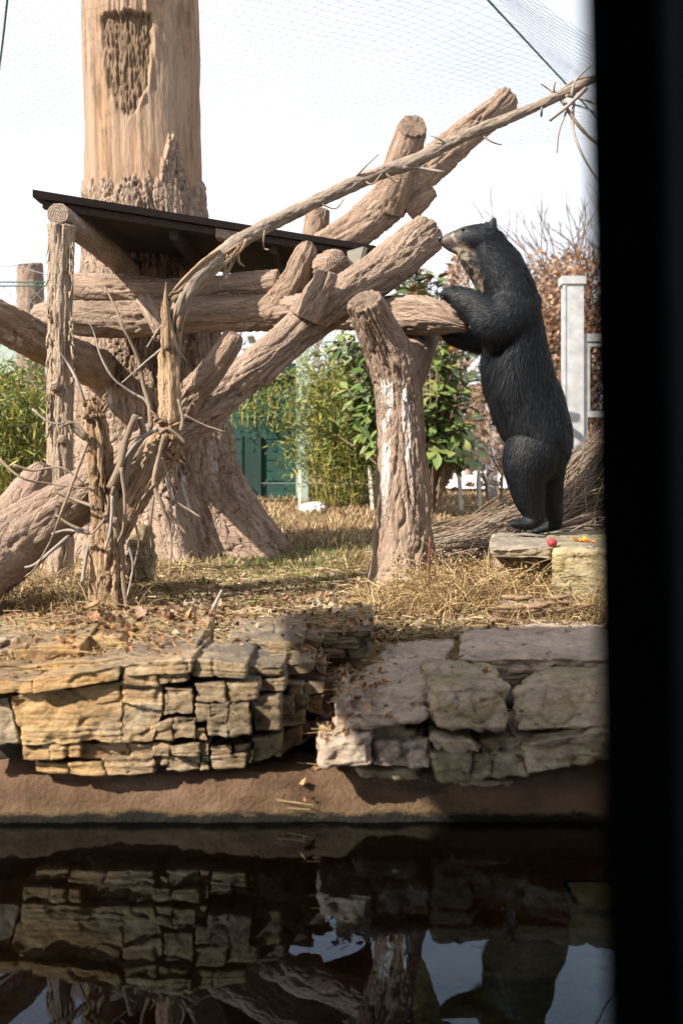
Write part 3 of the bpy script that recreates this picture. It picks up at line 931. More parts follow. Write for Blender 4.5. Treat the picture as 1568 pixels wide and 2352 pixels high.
# torn strips of wood along the break
for k, (pts) in enumerate([[(396, 690, 5), (430, 655, 5), (480, 610, 5), (540, 565, 3), (575, 545, 1)], [(388, 680, 2), (425, 640, 5), (470, 598, 5), (505, 575, 3)], [(412, 760, 4), (436, 690, 6), (475, 645, 6), (530, 590, 5), (555, 560, 2)],
                           [(392, 672, 1), (412, 668, 4), (455, 620, 5), (500, 590, 4)], [(490, 615, 1), (520, 600, 4), (552, 575, 5), (566, 552, 4)], [(405, 780, 4), (412, 730, 6), (430, 690, 5), (452, 660, 3)],
                           [(402, 830, 3), (395, 760, 4), (408, 700, 4), (440, 662, 2)], [(545, 565, 4), (548, 600, 3), (562, 612, 1)], [(520, 585, 4), (517, 620, 4), (512, 652, 1)], [(530, 580, 3), (528, 612, 3), (505, 662, 1)]]):
    d = 5.16 + 0.0014 * np.array([max(0, p[0] - 400) for p in pts])
    log_part('splinter', pix(*[(p[0], p[1], dd, p[2]) for p, dd in zip(pts, d)]), M_DEAD, bt, 14, 0.015, 0.004, 30, 2, 80 + k, 0.006)
sv = []
for k in range(60):                                              # frayed fibres round the crown of the stump and the knot of the stems
    if k < 22:
        x, y, d = R.uniform(188, 242), R.uniform(915, 960), 4.9
        dx, dy = R.uniform(-14, 14), -R.uniform(5, 26)
    else:
        x, y, d = R.uniform(345, 420), R.uniform(965, 1060), 5.05
        dx, dy = R.uniform(-30, 30), R.uniform(-28, 34)
    sv.append(tube(pix((x, y, d, R.uniform(2, 6)), (x + dx * .5, y + dy * .5, d - .02, R.uniform(2, 4)), (x + dx, y + dy, d - .02, 0.8)), 6, 0.03))
V, f, at = merge(sv)
obj('frayed_wood', V, f, M_DEAD, bt, at, kind='stuff')
TW = [
    (4.8, 4, 1.5, [(0, 1055), (52, 1099), (120, 1113), (200, 1121)]), (4.85, 4, 1.5, [(30, 1069), (76, 1079), (132, 1071), (172, 1095), (212, 1129)]), (4.8, 3, 1.5, [(76, 941), (116, 969), (150, 972)]),
    (4.75, 3.5, 2, [(204, 1017), (176, 1089), (148, 1165), (116, 1237), (84, 1301), (60, 1325)]), (4.8, 5, 2, [(160, 1231), (120, 1265), (80, 1297), (56, 1305)]), (4.85, 4.5, 2, [(214, 1165), (168, 1145), (120, 1129)]),
    (4.8, 4, 2, [(208, 1225), (160, 1205), (128, 1181)]), (4.8, 4, 2, [(204, 1227), (156, 1217), (120, 1225)]), (4.85, 9, 4, [(200, 1008), (172, 985), (140, 953)]), (4.85, 4, 3, [(198, 1000), (170, 972), (136, 984)]),
    (4.92, 10, 8, [(252, 1120), (276, 1073), (288, 1017), (313, 955)]), (4.95, 9, 7, [(284, 1120), (296, 1049), (328, 997), (319, 962)]), (4.9, 7, 2, [(378, 1000), (364, 1057), (356, 1109), (372, 1157), (388, 1205), (394, 1261), (388, 1321)]),
    (4.9, 4, 2, [(356, 1113), (328, 1145), (316, 1173)]), (4.9, 4, 3, [(384, 1169), (408, 1201), (428, 1229)]), (4.95, 3.5, 1.5, [(372, 1137), (420, 1165), (460, 1189)]), (4.9, 3.5, 2, [(352, 1141), (348, 1197), (350, 1261)]),
    (4.82, 4, 2, [(262, 1120), (248, 1177), (224, 1213), (208, 1229)]), (4.82, 5, 2.5, [(278, 1075), (288, 1149), (284, 1213), (272, 1245)]), (4.8, 4, 2, [(258, 1140), (254, 1213), (242, 1265)]), (5.0, 2.8, 1.5, [(424, 953), (468, 977), (516, 992)]),
    (4.95, 6, 3, [(362, 985), (320, 1013), (284, 1057), (256, 1110)]), (5.2, 6, 2, [(346, 985), (344, 936), (332, 884), (318, 828), (304, 788), (280, 748), (260, 700), (240, 660)]),
    (5.2, 4, 1.5, [(350, 960), (338, 920), (304, 904), (260, 868), (228, 812), (216, 764), (196, 724)]), (5.15, 3, 1.2, [(382, 792), (332, 836), (280, 880)]), (5.0, 4, 1.5, [(196, 930), (176, 876), (160, 836), (132, 796)]),
    (5.15, 2, 1, [(386, 735), (370, 748), (336, 796)]), (5.15, 4, 2, [(396, 790), (408, 804), (428, 828)]), (4.9, 8, 5, [(262, 1190), (276, 1260), (284, 1330), (292, 1398)]), (4.92, 6, 4, [(214, 1210), (196, 1290), (188, 1350)]),
    (4.9, 3, 1.5, [(305, 1180), (318, 1250), (300, 1330)]), (4.85, 3, 2, [(292, 1240), (304, 1300), (290, 1370)]), (4.9, 5, 3, [(414, 990), (420, 960), (410, 920)]), (5.0, 6, 3, [(370, 1000), (385, 985), (415, 1005), (424, 1020)]),
    (4.9, 3, 2, [(300, 1012), (316, 1002), (332, 1008)]), (4.95, 3, 2, [(370, 1050), (392, 1130), (396, 1230)]),
    # up along the bough
    (5.72, 3, 1.2, [(818, 405), (839, 382), (869, 355)]), (5.7, 2.5, 1.5, [(820, 404), (852, 421), (870, 408), (876, 398)]), (5.76, 4.5, 3.5, [(925, 384), (960, 386), (1019, 393)]), (5.8, 2, 1, [(1018, 325), (1000, 316), (984, 310)]),
    (5.88, 3.5, 1.5, [(1095, 303), (1109, 315), (1129, 327), (1151, 333)]), (5.95, 3, 1.5, [(1274, 218), (1254, 200), (1240, 192)]), (5.95, 4, 1.5, [(1273, 222), (1271, 205), (1274, 189)]), (5.93, 4, 2.5, [(1240, 240), (1243, 254), (1244, 268)]),
    (5.93, 5.5, 4, [(1345, 203), (1299, 245), (1262, 276)]), (5.95, 4, 3, [(1284, 228), (1319, 280), (1359, 320), (1420, 360)]), (5.94, 4, 2.5, [(1318, 212), (1314, 290), (1329, 340), (1359, 392), (1400, 450)]), (5.95, 3, 1.5, [(1302, 255), (1284, 300), (1279, 350)]),
    (5.98, 3.5, 2, [(1279, 212), (1319, 186), (1350, 176), (1390, 172)]), (5.9, 3, 2, [(1312, 220), (1324, 185), (1356, 150)]), (5.95, 3.5, 2, [(1300, 218), (1330, 228), (1400, 250)]), (5.45, 3, 1.5, [(606, 528), (605, 556), (608, 570), (619, 574)]),
    (5.6, 2.5, 1.2, [(740, 470), (770, 478), (788, 458)]), (5.95, 3, 1.2, [(1290, 235), (1330, 244), (1380, 262)]), (5.4, 2.5, 1.2, [(548, 572), (536, 600), (520, 640)]), (5.74, 3, 2, [(884, 400), (912, 420), (920, 408)])]
for d, r0, r1, p in TW:
    n = len(p)
    pts = [list(P(x + R.normal(0, 1.2), y + R.normal(0, 1.2), d + R.normal(0, 0.02))) + [(r0 + (r1 - r0) * i / (n - 1)) * d / F] for i, (x, y) in enumerate(p)]
    V, f, at = tube(pts, 8, 0.02, bark(0.0015, 60, 20, int(p[0][0]) % 50, 0.004))
    obj('twig', V, f, M_TWIG2 if R.rand() < 0.45 else M_TWIG, bt, at)

# ------------------------------------------------------------------ rocks
def cubegrid(n):
    t = np.linspace(-1, 1, n)
    V, Fs, k = [], [], 0
    for ax in range(3):
        for sg in (-1, 1):
            a, b = np.meshgrid(t, t, indexing='ij')
            p = np.zeros((n, n, 3))
            p[..., ax] = sg
            p[..., (ax + 1) % 3] = a if sg > 0 else b
            p[..., (ax + 2) % 3] = b if sg > 0 else a
            V.append(p.reshape(-1, 3))
            i, j = np.meshgrid(np.arange(n - 1), np.arange(n - 1), indexing='ij')
            Fs.append(np.stack([i * n + j, (i + 1) * n + j, (i + 1) * n + j + 1, i * n + j + 1], -1).reshape(-1, 4) + k)
            k += n * n
    V, Fs = np.vstack(V), np.vstack(Fs)
    key = np.round(V * 1e5).astype(np.int64)
    _, idx, inv = np.unique(key, axis=0, return_index=True, return_inverse=True)
    return V[idx], inv.ravel()[Fs]


CG = {n: cubegrid(n) for n in (10, 16, 22, 30, 44, 80)}


def vnorm(V, f):
    fn = np.cross(V[f[:, 2]] - V[f[:, 0]], V[f[:, 3]] - V[f[:, 1]])
    N = np.zeros_like(V)
    for k in range(4):
        np.add.at(N, f[:, k], fn)
    return N / (np.linalg.norm(N, axis=1)[:, None] + 1e-12)


def block(front, back, n=22, rnd=0.18, amp=0.012, seed=0, strata=0.5, chip=0.6):
    """eight corners: front TL TR BR BL and back TL TR BR BL (world). Rounded, chipped, layered stone"""
    G, f = CG[n]
    r = rnd
    q = np.clip(G, -1 + r, 1 - r)
    dlt = G - q
    nl = np.linalg.norm(dlt, axis=1)[:, None]
    p = np.where(nl > 1e-9, q + r * dlt / np.maximum(nl, 1e-9), G)
    u, v, w = (p[:, 0] + 1) / 2, (p[:, 2] + 1) / 2, (p[:, 1] + 1) / 2      # u across, v up, w back
    fr, bk = np.array(front, float), np.array(back, float)

    def face(c):
        return (c[3][None] * ((1 - u) * (1 - v))[:, None] + c[2][None] * (u * (1 - v))[:, None] + c[0][None] * ((1 - u) * v)[:, None] + c[1][None] * (u * v)[:, None])
    V = face(fr) * (1 - w)[:, None] + face(bk) * w[:, None]
    N = vnorm(V, f)
    if ((V - V.mean(0)) * N).sum() < 0:
        f = f[:, ::-1]
        N = -N
    sz = np.linalg.norm(V.max(0) - V.min(0))
    a = min(amp, sz * 0.06)
    h = a * 0.8 * fbm(V * 4.0, 3, seed) + a * 0.5 * fbm(V * np.array([16, 16, 22]), 3, seed + 1)
    st = pn(np.stack([V[:, 0] * 2 + 0.15 * seed, V[:, 1] * 2, V[:, 2] * 46 + 0.6 * pn(V * 5, seed + 4)], 1), seed + 2)
    side = 1 - np.abs(N[:, 2])
    h += strata * a * side * (st - 0.5 * np.clip(0.25 - np.abs(st), 0, 1) * 4)
    vor = np.abs(pn(V * np.array([9, 9, 12]), seed + 3))
    h -= chip * a * np.clip(1 - vor * 7, 0, 1)
    h += a * 0.22 * (np.abs(pn(V * 6.5, seed + 6)) * 2 - 0.4) + a * 0.25 * (np.abs(pn(V * 20, seed + 7)) * 2 - 0.4)
    pit = pn(V * 17, seed + 8)
    h -= a * 0.6 * sstep(0.3, 0.5, pit) * sstep(-0.1, 0.3, pn(V * 3, seed + 9))
    V = V + N * h[:, None]
    wp = np.stack([fbm(V * np.array([4, 2, 4.]), 3, 401), 0.9 * fbm(V * np.array([3, 2, 3.]), 3, 402), fbm(V * np.array([3.5, 2, 5.]), 3, 403)], 1)
    return V + WARP * wp, f


WARP = 0.014


def px1(cx, cy):
    return cx * 0.5, 1380 + cy * 0.5


def px2(cx, cy):
    return 690 + cx * 0.5, 1380 + cy * 0.5


M_R_OCH = rockmat('ochre_limestone', (0.3, 0.19, 0.09), (0.46, 0.31, 0.16), (0.56, 0.44, 0.28), st=0.3)
M_R_PALE = rockmat('pale_limestone', (0.26, 0.2, 0.13), (0.44, 0.36, 0.26), (0.58, 0.51, 0.41), st=0.6)
M_R_GREY = rockmat('weathered_limestone', (0.22, 0.16, 0.1), (0.38, 0.29, 0.18), (0.52, 0.42, 0.29), st=0.6, moss=(0.1, 0.095, 0.04))
M_R_PINK = rockmat('pinkish_limestone', (0.32, 0.235, 0.17), (0.5, 0.39, 0.295), (0.6, 0.5, 0.41), st=0.4, tops=(0.3, 0.25, 0.21))
M_R_MOSS = rockmat('mossy_limestone', (0.28, 0.21, 0.13), (0.44, 0.34, 0.24), (0.56, 0.46, 0.35), st=0.4, moss=(0.17, 0.15, 0.05), tops=(0.26, 0.22, 0.18))
mm_, nt_m, b_m = mat('ledge_limestone')
nt_m.nodes.remove(b_m)


def blend_rock():
    m = rockmat('ledge_limestone', (0.27, 0.18, 0.1), (0.44, 0.325, 0.2), (0.57, 0.48, 0.35), st=0.75)
    nt = m.node_tree
    b = nt.nodes['Principled BSDF']
    src = b.inputs['Base Color'].links[0].from_socket
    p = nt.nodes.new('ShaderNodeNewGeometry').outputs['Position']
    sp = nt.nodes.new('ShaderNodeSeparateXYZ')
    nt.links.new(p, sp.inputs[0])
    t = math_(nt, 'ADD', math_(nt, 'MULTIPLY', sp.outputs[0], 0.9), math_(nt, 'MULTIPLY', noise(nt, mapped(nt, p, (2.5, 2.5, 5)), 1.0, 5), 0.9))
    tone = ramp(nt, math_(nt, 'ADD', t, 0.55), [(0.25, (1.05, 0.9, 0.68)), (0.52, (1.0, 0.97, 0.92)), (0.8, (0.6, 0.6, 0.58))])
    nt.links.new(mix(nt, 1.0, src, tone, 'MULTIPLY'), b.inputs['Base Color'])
    return m


bpy.data.materials.remove(mm_)
M_R_LEDGE = blend_rock()
M_R_DARK = plain('crevice_shade_core', (0.05, 0.042, 0.034), 0.95, 0.1, 0.3, 8)  # dark colour stands in for the shade deep in the cracks

le = thing('rock_ledge', 'layered ochre limestone ledge above the pond, split into many small blocks', 'rock', P(300, 1780, 3.6))
_seed = [100]


def ledge(q, d, deep, m, parent, conv=px1, dtop=0.0, raise_=0.0, n=16, rnd=0.05, amp=0.011, back=None, name='stone', strata=0.5, shrink=-2.5, chip=0.6):
    """q: four crop points TL TR BR BL on the front face at depth d"""
    c = np.array(q, float).mean(0)
    qq = [(x + np.sign(c[0] - x) * shrink, y + np.sign(c[1] - y) * shrink) for x, y in q]
    dd = list(d) if len(np.shape(d)) else [d + dtop, d + dtop, d, d]
    fr = [P(*conv(x, y), z) for (x, y), z in zip(qq, dd)]
    if back is None:
        bk = [a + np.array([0, deep, raise_ if i < 2 else 0]) for i, a in enumerate(fr)]
    else:
        bk = [P(*conv(x, y), z) for x, y, z in back]
    _seed[0] += 7
    V, f = block(fr, bk, n, rnd, amp, _seed[0], strata, chip)
    return obj(name, V, f, m, parent)


O, PA, GR, MO, PK = M_R_LEDGE, M_R_LEDGE, M_R_LEDGE, M_R_MOSS, M_R_PINK
D0 = 3.45
# upper slabs
ledge([(-90, 118), (275, 104), (120, 165), (-90, 190)], 4.25, 0.3, GR, le, n=22, amp=0.015)
ledge([(-120, 150), (95, 170), (60, 280), (-120, 330)], 3.85, 0.45, MO, le, n=30, amp=0.015)
ledge([(40, 212), (370, 202), (372, 270), (40, 285)], 3.72, 0.45, GR, le, raise_=0.05, n=44)
ledge([(372, 172), (560, 165), (575, 228), (372, 240)], 3.85, 0.4, O, le, raise_=0.03)
ledge([(385, 112), (560, 105), (565, 165), (385, 172)], 4.15, 0.35, PA, le)
ledge([(560, 108), (735, 104), (680, 175), (565, 212)], 4.08, 0.4, O, le)
ledge([(1030, 190), (1240, 192), (1235, 272), (1030, 262)], 3.86, 0.4, O, le, raise_=0.03, n=22)
ledge([(1240, 192), (1390, 178), (1385, 262), (1238, 275)], 3.86, 0.4, PA, le, raise_=0.03)
ledge([(1392, 170), (1480, 160), (1478, 262), (1390, 250)], 3.95, 0.35, GR, le)
for (x0, x1, y0, y1) in ((1480, 1570, 140, 185), (1570, 1640, 135, 182), (1482, 1545, 188, 222), (1548, 1640, 186, 220), (1480, 1580, 224, 262), (1340, 1480, 105, 150), (1485, 1590, 92, 136), (1592, 1712, 78, 132), (1642, 1700, 136, 180), (1590, 1690, 225, 262), (1200, 1345, 118, 160)):
    ledge([(x0, y0), (x1, y0 - 3), (x1, y1 - 2), (x0, y1)], 4.2 if y0 < 135 else 4.05, 0.35, (PA, O, GR)[int(x0 + y0) % 3], le, n=16)
# broad dark top sheet
ledge([(-150, 300), (560, 268), (900, 262), (-150, 330)], 3.56, 0.6, GR, le, n=22, back=[(-100, 270, 4.2), (800, 200, 4.2), (800, 235, 4.2), (-100, 330, 4.2)])
ledge([(560, 258), (890, 230), (885, 285), (560, 300)], 3.6, 0.6, GR, le, n=22, raise_=0.05)
# long thin course
ledge([(-150, 345), (150, 352), (155, 415), (-150, 428)], D0 - .02, 0.5, PA, le, n=22)
ledge([(152, 358), (555, 305), (548, 372), (155, 416)], D0 - .03, 0.5, PA, le, n=44)
ledge([(545, 300), (880, 268), (878, 334), (545, 350)], D0 - .02, 0.5, PA, le, n=44)
ledge([(885, 282), (1135, 292), (1130, 350), (885, 345)], D0, 0.5, PA, le, n=44)
ledge([(1135, 300), (1300, 298), (1300, 345), (1135, 352)], D0 + .08, 0.5, GR, le)
ledge([(1300, 290), (1440, 285), (1440, 330), (1300, 345)], D0 + .2, 0.5, PA, le)
ledge([(1300, 335), (1490, 330), (1480, 380), (1300, 378)], D0 + .24, 0.5, GR, le)
# big yellow face
ledge([(-150, 445), (38, 440), (98, 655), (-150, 690)], D0, 0.5, MO, le, n=22)
ledge([(40, 432), (560, 378), (560, 645), (112, 664)], D0, 0.5, O, le, n=80, amp=0.014, strata=0.5, rnd=.05, shrink=-2)
ledge([(558, 378), (748, 400), (740, 500), (558, 470)], D0 - .004, 0.5, O, le, n=30, amp=0.012, strata=0.4, rnd=.06, shrink=-2)
ledge([(558, 468), (746, 500), (700, 645), (558, 645)], D0 + .004, 0.5, O, le, n=44, amp=0.012, strata=0.4, rnd=.06, shrink=-2)
ledge([(560, 352), (715, 345), (725, 400), (560, 388)], D0 - .015, 0.5, PA, le)
ledge([(718, 345), (862, 340), (865, 368), (722, 385)], D0 - .01, 0.5, PA, le)
# small blocks
sm = [((748, 405), (885, 402), (885, 525), (748, 530)), ((690, 575), (785, 535), (785, 638), (686, 635)), ((788, 535), (898, 532), (890, 628), (788, 636)),
      ((895, 374), (1030, 366), (1030, 463), (897, 465)), ((1036, 376), (1192, 365), (1186, 446), (1036, 456)), ((1197, 366), (1310, 360), (1308, 410), (1197, 416)), ((897, 472), (960, 472), (958, 545), (897, 556)),
      ((965, 472), (1042, 470), (1040, 500), (965, 520)), ((1047, 476), (1140, 470), (1150, 606), (1046, 622)), ((945, 545), (1043, 492), (1042, 622), (962, 618)), ((888, 590), (935, 588), (948, 634), (885, 634)),
      ((1148, 455), (1280, 438), (1282, 588), (1172, 600)), ((1285, 440), (1345, 430), (1345, 520), (1285, 545)), ((1285, 548), (1400, 500), (1400, 560), (1285, 585)), ((1348, 428), (1410, 440), (1412, 498), (1348, 520)),
      ((1312, 385), (1390, 380), (1385, 425), (1315, 430)), ((1395, 380), (1490, 375), (1485, 425), (1395, 430)), ((1420, 432), (1490, 430), (1470, 520), (1415, 500))]
for k, q in enumerate(sm):
    q = [(x + R.uniform(-3, 3), y + R.uniform(-3, 3)) for x, y in q]
    cx_ = np.mean([p[0] for p in q])
    ledge(q, D0 + max(0, cx_ - 1180) * 0.0008 + R.uniform(-0.014, 0.014), 0.45, PA if cx_ < 1290 else GR, le, n=16, rnd=0.05, amp=0.011)
# lower courses
lo = [((112, 672), (240, 660), (240, 722), (112, 728), GR), ((240, 662), (372, 650), (372, 712), (240, 722), GR), ((372, 650), (602, 648), (602, 715), (372, 718), O), ((470, 720), (708, 718), (708, 795), (495, 799), O),
      ((602, 650), (706, 655), (706, 718), (602, 716), O), ((706, 656), (770, 655), (770, 715), (706, 716), PA), ((772, 668), (905, 655), (905, 712), (772, 716), PA), ((710, 718), (765, 718), (765, 760), (712, 765), GR),
      ((768, 720), (915, 718), (915, 778), (768, 786), PA), ((905, 652), (950, 648), (950, 710), (908, 712), PA), ((918, 716), (956, 714), (956, 778), (920, 780), PA), ((962, 672), (1060, 665), (1060, 700), (962, 706), PA), ((1062, 664), (1150, 655), (1150, 692), (1062, 700), PA),
      ((962, 716), (1130, 702), (1130, 768), (962, 775), PA), ((1132, 696), (1160, 690), (1156, 745), (1135, 752), PA), ((1158, 640), (1290, 610), (1290, 715), (1160, 748), GR), ((1292, 605), (1390, 570), (1385, 660), (1294, 710), GR),
      ((170, 738), (320, 745), (320, 785), (170, 775), GR), ((320, 745), (465, 742), (488, 800), (320, 790), O), ((1390, 570), (1470, 530), (1470, 600), (1390, 655), GR)]
for q in lo:
    cx_ = np.mean([p[0] for p in q[:4]])
    ledge(q[:4], D0 + .02 + max(0, cx_ - 1180) * 0.0008 + R.uniform(-0.01, 0.02), 0.4, q[4], le, n=16, amp=0.011, chip=1.0)
# solid core behind the joints, coloured dark so the gaps read as shaded
V, f = block([P(*px1(-200, 300), 3.62), P(*px1(1380, 280), 4.0), P(*px1(1250, 700), 3.85), P(*px1(-200, 760), 3.6)], [P(*px1(-200, 300), 3.62) + [0, .9, 0], P(*px1(1480, 280), 4.0) + [0, .5, 0], P(*px1(1300, 700), 3.85) + [0, .4, 0], P(*px1(-200, 760), 3.6) + [0, .7, 0]], 22, .1, .01, 3)
obj('core', V, f, M_R_DARK, le)

PA, GR = M_R_PALE, M_R_MOSS
bo = thing('split_boulder', 'broad flat pinkish boulder split by a deep crack, right of the leaf filled gully', 'rock', P(1080, 1780, 3.7))
c2 = dict(conv=px2, strata=0.2, chip=0.4, shrink=-7)
D1 = 3.4
ledge([(205, 450), (585, 425), (572, 560), (200, 590)], [D1 + .17, D1 + .17, D1, D1], 1, PK, bo, n=80, rnd=0.25, amp=0.021, back=[(420, 150, 4.6), (735, 108, 4.65), (735, 300, 4.6), (420, 330, 4.6)], **c2)
ledge([(168, 480), (222, 455), (215, 580), (160, 610)], D1 + .08, 0.6, PK, bo, n=16, amp=.02, **c2)
ledge([(604, 395), (945, 398), (940, 595), (612, 600)], [D1 + .14, D1 + .14, D1 - .01, D1 - .01], 0.42, MO, bo, n=44, rnd=0.28, amp=0.021, raise_=0.01, **c2)
ledge([(660, 345), (780, 350), (770, 385), (655, 380)], D1 + .3, 0.3, GR, bo, n=16, **c2)
ledge([(965, 408), (1600, 340), (1600, 570), (972, 600)], [D1 + .15, D1 + .15, D1, D1], 1, MO, bo, n=80, rnd=0.21, amp=0.018, back=[(1060, 330, 3.95), (1650, 240, 4.1), (1650, 420, 4.1), (1060, 460, 3.95)], **c2)
ledge([(738, 260), (1650, 262), (1650, 400), (735, 420)], [3.92, 4.0, 4.0, 3.92], 1, PK, bo, n=80, rnd=0.18, amp=0.018, back=[(740, 105, 4.65), (1650, 70, 4.75), (1650, 240, 4.75), (740, 280, 4.65)], **c2)
ledge([(85, 675), (330, 600), (345, 765), (92, 778)], D1 - .02, 0.5, PK, bo, n=30, rnd=0.28, amp=0.018, **c2)
ledge([(335, 648), (602, 632), (600, 772), (345, 768)], D1 + .01, 0.5, PK, bo, n=44, rnd=0.21, amp=0.027, **c2)
ledge([(215, 575), (400, 560), (590, 610), (230, 650)], D1 + .06, 0.5, GR, bo, n=22, rnd=0.25, amp=0.021, **c2)
ledge([(610, 640), (780, 632), (850, 690), (640, 700)], D1 - .03, 0.5, GR, bo, n=22, rnd=0.34, amp=0.018, **c2)
ledge([(600, 700), (780, 694), (780, 826), (650, 824)], D1, 0.5, GR, bo, n=30, rnd=0.18, amp=0.024, **c2)
ledge([(782, 694), (1034, 680), (1042, 797), (782, 826)], D1 + .025, 0.5, GR, bo, n=44, rnd=0.18, amp=0.024, **c2)
ledge([(800, 640), (1035, 618), (1030, 685), (820, 690)], D1 + .05, 0.5, GR, bo, n=22, rnd=0.25, amp=0.018, **c2)
ledge([(1036, 660), (1600, 560), (1600, 690), (1042, 800)], D1 + .0, 0.5, MO, bo, n=44, rnd=0.18, amp=0.021, **c2)
ledge([(980, 612), (1600, 560), (1600, 585), (1036, 655)], D1 + .02, 0.5, MO, bo, n=30, rnd=0.21, amp=0.018, **c2)
ledge([(260, 785), (560, 778), (565, 815), (290, 822)], D1 + .05, 0.5, GR, bo, n=22, rnd=0.34, amp=0.018, **c2)
ledge([(680, 828), (900, 818), (1000, 840), (720, 850)], D1 + .06, 0.5, GR, bo, n=22, rnd=0.34, amp=0.018, **c2)
V, f = block([P(*px2(230, 470), 3.75), P(*px2(1700, 420), 3.75), P(*px2(1700, 700), 3.7), P(*px2(200, 770), 3.7)], [P(*px2(230, 470), 3.75) + [0, .8, .0], P(*px2(1700, 420), 3.75) + [0, .7, 0], P(*px2(1700, 700), 3.7) + [0, .6, 0], P(*px2(200, 770), 3.7) + [0, .6, 0]], 22, .1, .01, 5)
obj('core', V, f, M_R_DARK, bo)  # dark colour paints shade into the boulder's cracks

# the stone the bear stands on
bs = thing('standing_stone', 'flat topped yellowish stone block under the bear\'s hind feet', 'rock', P(1300, 1400, 5.1))
ZS = 0.72


def wpt(px, d, z):
    return np.array([(px - CX) * d / F, d, z])


V, f = block([wpt(1268, 4.98, ZS), wpt(1480, 4.98, ZS), wpt(1480, 4.98, 0.4), wpt(1275, 4.98, 0.4)], [wpt(1250, 6.1, ZS + .012), wpt(1420, 6.1, ZS + .012), wpt(1420, 6.1, .4), wpt(1250, 6.1, .4)], 44, .08, .013, 301)
obj('front_block', V, f, rockmat('yellow_stone', (0.26, 0.2, 0.1), (0.42, 0.34, 0.2), (0.54, 0.46, 0.32), st=0.3, moss=(0.26, 0.22, 0.08)), bs)
V, f = block([wpt(1122, 5.12, ZS - .01), wpt(1272, 5.06, ZS), wpt(1272, 5.08, ZS - .062), wpt(1128, 5.16, ZS - .05)], [wpt(1128, 6.05, ZS), wpt(1262, 6.05, ZS), wpt(1262, 6.05, ZS - .08), wpt(1128, 6.05, ZS - .08)], 30, .2, .012, 302)
obj('top_slab', V, f, M_R_PALE, bs)
V, f = block([wpt(1135, 5.36, ZS - .06), wpt(1270, 5.3, ZS - .06), wpt(1270, 5.25, .4), wpt(1130, 5.3, .4)], [wpt(1135, 6.0, ZS - .07), wpt(1262, 6.0, ZS - .07), wpt(1262, 6.0, .4), wpt(1130, 6.0, .4)], 22, .2, .02, 303)
obj('under_block', V, f, M_R_GREY, bs)
# dark stone under the leaning log
V, f = block([P(292, 1222, 5.5), P(335, 1212, 5.5), P(346, 1335, 5.5), P(286, 1340, 5.5)], [P(292, 1222, 5.5) + [0, .2, 0], P(335, 1212, 5.5) + [0, .2, 0], P(346, 1335, 5.5) + [0, .25, 0], P(286, 1340, 5.5) + [0, .25, 0]], 22, .4, .02, 305)
ds = obj('shaded_stone', V, f, M_R_GREY, None, loc=P(315, 1338, 5.6))
tag(ds, 'dark upright stone in the shade under the leaning log, behind the broken tree', 'rock')
M_DROWN = rockmat('algae_covered_stone', (.22, .24, .11), (.38, .39, .2), (.5, .5, .3), st=.3, moss=(.2, .26, .08))
# underwater stones at the right, seen through the pond surface
for k, (x, y, d, rx, rz, lab) in enumerate(((1368, 2040, 2.95, 0.06, 0.09, 'uppermost green stone of the drowned pile beside the window post'), (1380, 2160, 2.85, 0.06, 0.055, 'middle green stone of the drowned pile beside the window post'), (1385, 2255, 2.75, 0.055, 0.055, 'lowest green stone of the drowned pile beside the window post'), (1190, 2290, 3.0, 0.26, 0.1, 'large mossy boulder lying under water in the pond'))):
    c = P(x, y, d)
    q = [c + [-rx, -.05, rz], c + [rx, -.05, rz], c + [rx * 1.1, -.08, -rz], c + [-rx * 1.1, -.08, -rz]]
    V, f = block(q, [p + [0, .18, 0] for p in q], 22, .5, .02, 310 + k)
    V[:, 2] = np.minimum(V[:, 2], -.03)
    o = obj('drowned_stone', V, f, M_DROWN, None, loc=c - [0, 0, rz])
    tag(o, lab, 'rock', 'stones under the pond water')

# ------------------------------------------------------------------ the bear
DB = 5.8


def B(px, py, dy):
    return P(px, py, DB) + np.array([0, dy, 0])


def loft(rows, nr=28):
    """rows: px, py, dy, half width in the picture plane (px), half thickness in depth (m): one closed elliptical loft"""
    a = np.array([list(B(x, y, 0)) + [h / F * DB, t, dy] for x, y, dy, h, t in rows], float)
    c, s = crom(a, max(10, len(rows) * 7))
    T = np.gradient(c[:, :3], axis=0)
    T /= np.linalg.norm(T, axis=1)[:, None]
    N = np.stack([-T[:, 2], 0 * T[:, 0], T[:, 0]], 1)
    N /= np.linalg.norm(N, axis=1)[:, None]
    Bv = np.array([0, 1.0, 0])
    al = np.linspace(0, 2 * math.pi, nr, endpoint=False)
    cen = c[:, :3] + np.outer(c[:, 5], Bv)
    rows_ = [(0, .55, -.5), (0, .85, -.22)] + [(i, 1, 0) for i in range(len(c))] + [(len(c) - 1, .85, .22), (len(c) - 1, .55, .5)]
    V = []
    for i, k, o in rows_:
        V.append(cen[i] + T[i] * o * c[i, 3] * .6 + k * (np.cos(al)[:, None] * N[i] * c[i, 3] + np.sin(al)[:, None] * Bv * c[i, 4]))
    m = len(V)
    V = np.vstack(V)
    i, j = np.meshgrid(np.arange(m - 1), np.arange(nr), indexing='ij')
    j2 = (j + 1) % nr
    q = np.stack([i * nr + j, i * nr + j2, (i + 1) * nr + j2, (i + 1) * nr + j], -1).reshape(-1, 4)
    V = np.vstack([V, V[:nr].mean(0), V[-nr:].mean(0)])
    jj = np.arange(nr)
    t = np.vstack([np.stack([np.full(nr, len(V) - 2), (jj + 1) % nr, jj], 1), np.stack([np.full(nr, len(V) - 1), (m - 1) * nr + jj, (m - 1) * nr + (jj + 1) % nr], 1)])
    return V, [q, t], {}


